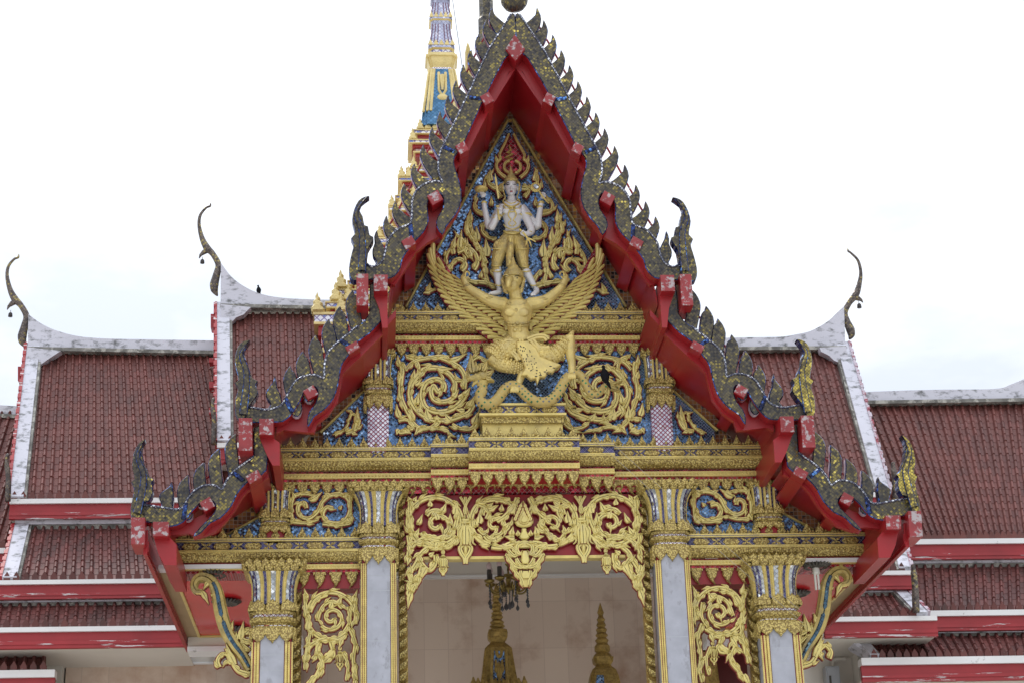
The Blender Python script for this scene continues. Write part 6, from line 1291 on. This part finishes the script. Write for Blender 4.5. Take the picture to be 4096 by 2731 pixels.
# chandelier
Y = 20.4; s = CR['ch'][2]*Y/FPX
def C3(x, y, d=0): return P('ch', x, y, Y-d)
CH = thing('chandelier', 'tarnished brass chandelier with candle bulbs and dark glass drops hanging in the porch', 'chandelier', C3(455, 400))
p = C3(446, 170); q = C3(455, 400)
BRASS = mat('tarnished_brass', (.26, .19, .06), .3, .8, .4, 20)
mb = MB(); mb.lathe(q.x, Y, [(C3(446, y).z, r*s) for y, r in ((-260, 5), (60, 5), (150, 6), (158, 38), (175, 30), (190, 12), (235, 16), (240, 10), (280, 14), (286, 60), (300, 56), (320, 24), (345, 36), (370, 28), (405, 30), (430, 62), (450, 60), (480, 24), (520, 6))], 14); mb.build('stem', [BRASS], CH, True, 40)
glassd = mat('smoky_crystal', (.07, .07, .075), .15, 0, .2); bulb = mat('frosted_bulb_glass', (.62, .47, .47), .25)
for k in range(8):
    t = 2*math.pi*(k+.35)/8; dx, dy = math.cos(t), math.sin(t); R_ = 245*s; ex = q+Vector((dx*R_, dy*R_, 0)); z0 = C3(446, 470).z; zt = C3(446, 395).z
    pts = cat([(q.x+dx*.10, q.y+dy*.10, z0+.06), (q.x+dx*R_*.5, q.y+dy*R_*.5, z0-.03), (q.x+dx*R_*.85, q.y+dy*R_*.85, z0-.01), (ex.x, ex.y, zt)], 5)
    mb = MB(); mb.tube(pts, .011, 6); mb.tube(cat([(q.x+dx*R_*.5, q.y+dy*R_*.5, z0-.02), (q.x+dx*R_*.62, q.y+dy*R_*.62, z0+.05), (q.x+dx*R_*.5, q.y+dy*R_*.5, z0+.07), (q.x+dx*R_*.45, q.y+dy*R_*.45, z0+.03)], 4), .008, 5); mb.lathe(ex.x, ex.y, [(zt-.01, .02), (zt+.01, .055), (zt+.03, .06), (zt+.025, .02)], 12); a = mb.build('arm', [BRASS], CH, True)
    mb = MB(); mb.tube([(ex.x, ex.y, zt+.02), (ex.x, ex.y, zt+.15)], .026, 8); mb.build('candle_sleeve', [DARKMETAL], a)
    mb = MB(); mb.lathe(ex.x, ex.y, [(zt+.15, .018), (zt+.18, .030), (zt+.21, .028), (zt+.25, .004)], 10); mb.build('bulb', [bulb], a, True)
    mb = MB(); mb.tube([(ex.x, ex.y, zt-.01), (ex.x, ex.y, zt-.20)], .004, 4)
    for j in range(5): mb.ell((ex.x, ex.y, zt-.03-.032*j), (.010, .010, .014), 0, 6, 4)
    mb.lathe(ex.x, ex.y, [(zt-.19, .003), (zt-.225, .020), (zt-.245, .018), (zt-.265, .002)], 6); mb.build('glass_drop', [glassd], a)
for k, (x, y) in enumerate(((428, 660), (500, 630), (405, 500), (470, 650))):
    b_ = C3(x, 470, .15 if k % 2 else 0); e_ = C3(x, y, .15 if k % 2 else 0); mb = MB(); mb.tube([b_, e_], .004, 4)
    for j in range(8): mb.ell(b_.lerp(e_, j/8), (.009, .009, .012), 0, 6, 4)
    mb.lathe(e_.x, e_.y, [(e_.z+.05, .003), (e_.z, .026), (e_.z-.03, .022), (e_.z-.05, .002)], 6); mb.build('glass_drop', [glassd], CH)
# ================================================================ smaller things
def bell(c, x, y, Y, label):
    s = CR[c][2]*Y/FPX; p = P(c, x, y, Y); t = thing('wind_bell', label, 'bell', p, 'wind bells hanging from the roof finials')
    mb = MB(); mb.lathe(p.x, Y, [(p.z-18*s, 15*s), (p.z-14*s, 16*s), (p.z+6*s, 14*s), (p.z+14*s, 8*s), (p.z+18*s, 2*s)], 12); mb.build('bell_body', [BRONZE], t, True)
    mb = MB(); mb.tube([(p.x, Y, p.z+17*s), (p.x, Y, p.z+34*s)], 2*s, 5); mb.build('hanging_wire', [BRONZE], t)
bell('z4', 1360, 580, Yr0, 'small dark bell hanging from the tallest horn finial on the left'); bell('z4', 70, 938, Yr1, 'small dark bell hanging from the lower left horn finial at the picture edge'); bell('z6', 1312, 506, Yr1, 'small dark bell hanging from the single horn finial on the right roof')
def bird(c, x, y, Y, size, label, face):
    p = P(c, x, y, Y); t = thing('bird', label, 'bird', p); mb = MB()
    def at(u, v, w=0): return p+Vector((u*size, w*size, v*size))
    mb.tube([at(-.10*face, -.55), at(0, -.35), at(.02*face, 0), at(.06*face, .30), at(.09*face, .44), at(.10*face, .56)], [.10*size, .26*size, .34*size, .24*size, .13*size, .10*size], 12)
    mb.ell(at(.11*face, .62, -.02), (.13*size, .14*size, .13*size)); mb.tube([at(.2*face, .62, -.05), at(.34*face, .58, -.05)], [.05*size, .01*size], 6)
    mb.tube([at(0, -.35, .05), at(-.25*face, -.72, .12), at(-.36*face, -.98, .15)], [.20*size, .13*size, .05*size], 8, sy=.5)
    fuse(mb, 'body', [BLACK], t, size*.03, 3)
    mb = MB()
    for s in (-1, 1): mb.tube([at(.05*face+s*.07, -.4), at(.05*face+s*.08, -.68)], .025*size, 5)
    mb.build('legs', [DARKMETAL], t)
bird('s2', 945, 520, 17.5, .145, 'black pigeon perched on the tail of the golden serpent', -1)
bird('z4', 1740, 775, Yr0, .105, 'small dark bird perched on the white ridge of the left roof', -1)
def ceiling_lamp(x, y, Yp, label, tube_):
    Yl = Yat('l5' if x < 1500 else 'r5', x if x < 1500 else x-2000, y, zc); p = P('l5' if x < 1500 else 'r5', x if x < 1500 else x-2000, y, Yl)
    t = thing('ceiling_lamp', label, 'ceiling lamp', p, 'lamps on the red eave ceilings'); mb = MB()
    for k in range(22):
        a = 2*math.pi*k/22; r = .16; c_, s_ = math.cos(a), math.sin(a); mb.tube([(p.x+c_*.04, Yl+s_*.04, zc-.012), (p.x+c_*r*.7, Yl+s_*r*.7, zc-.03), (p.x+c_*r, Yl+s_*r, zc-.012)], [.016, .018, .004], 5)
    mb.lathe(p.x, Yl, [(zc-.002, .10), (zc-.03, .08), (zc-.05, .03)], 14); mb.build('rosette', [DARKMETAL], t)
    if tube_:
        mb = MB(); mb.lathe(p.x, Yl, [(zc-.04, .035), (zc-.10, .038), (zc-.11, .03)], 10)
        for s in (-1, 1): mb.tube([(p.x+s*.016, Yl, zc-.10), (p.x+s*.016, Yl, zc-.27)], .012, 8)
        mb.build('fluorescent_tube', [LAMPW], t)
ceiling_lamp(800, 640, 0, 'dark rosette lamp on the red left eave ceiling, nearest the white moulding', False); ceiling_lamp(910, 895, 0, 'dark rosette lamp on the red left eave ceiling, beside the serpent bracket neck', False); ceiling_lamp(985, 1140, 0, 'dark rosette lamp at the rear of the red left eave ceiling, above the bracket foliage', False)
ceiling_lamp(2362, 790, 0, 'rosette lamp with white fluorescent tube under the red right eave ceiling', True); ceiling_lamp(2185, 1040, 0, 'dark rosette lamp behind the outer right capital on the red eave ceiling', False)
for a, b, lab in (((('z3', 1690, 40)), ('z7', 960, 1190), 'white string slanting from the middle cornice down to the right bracket'), (('z3', 1800, 62), ('c3', 6640, 700), 'thin white string slanting across the right inner capital to the right outer capital')):
    pa, pb = P(a[0], a[1], a[2], YW-.36), P(b[0], b[1], b[2], YW-.34); mb = MB(); mb.tube([pa, pa.lerp(pb, .5)+Vector((0, 0, -.02)), pb], .0016, 5); tag(mb.build('string', [STRING]), lab, 'string')
# electric cabinet and its conduit
Y = YH-.52; a, b = T('z7', '1082,1478 1188,1700', Y); t = thing('electric_cabinet', 'grey steel electric cabinet on the cream wall beside the right bracket', 'electric cabinet', ((a[0]+b[0])/2, Y, b[1])); mb = MB(); mb.box(a[0], b[0], Y-.16, Y, b[1], a[1], 0); cab = mb.build('cabinet_body', [STEEL], t)
mb = MB(); mb.box(a[0]+.015, b[0]-.015, Y-.172, Y-.161, b[1]+.02, a[1]-.02, 0); d_ = mb.build('cabinet_door', [STEEL], t); mb = MB(); mb.box(a[0]+.03, a[0]+.055, Y-.185, Y-.173, a[1]-.22, a[1]-.12, 0); mb.build('handle', [DARKMETAL], d_)
mb = MB(); c = [P('z7', x, y, Y-.06) for x, y in ((1148, 1480), (1148, 1450), (1152, 1428), (1168, 1418), (1195, 1415), (1228, 1414))]; mb.tube(cat(c, 4), .022, 8); mb.build('conduit_pipe', [CREAM], t, True)
# ================================================================ ground
gm = mat('pale_paving', (.52, .50, .46), .8, 0, .1, 1)
mb = MB(); mb.add([(-3000, -3000, 0), (3000, -3000, 0), (3000, 3000, 0), (-3000, 3000, 0)], [(0, 1, 2, 3)]); structure(mb.build('paved_ground', [gm]))
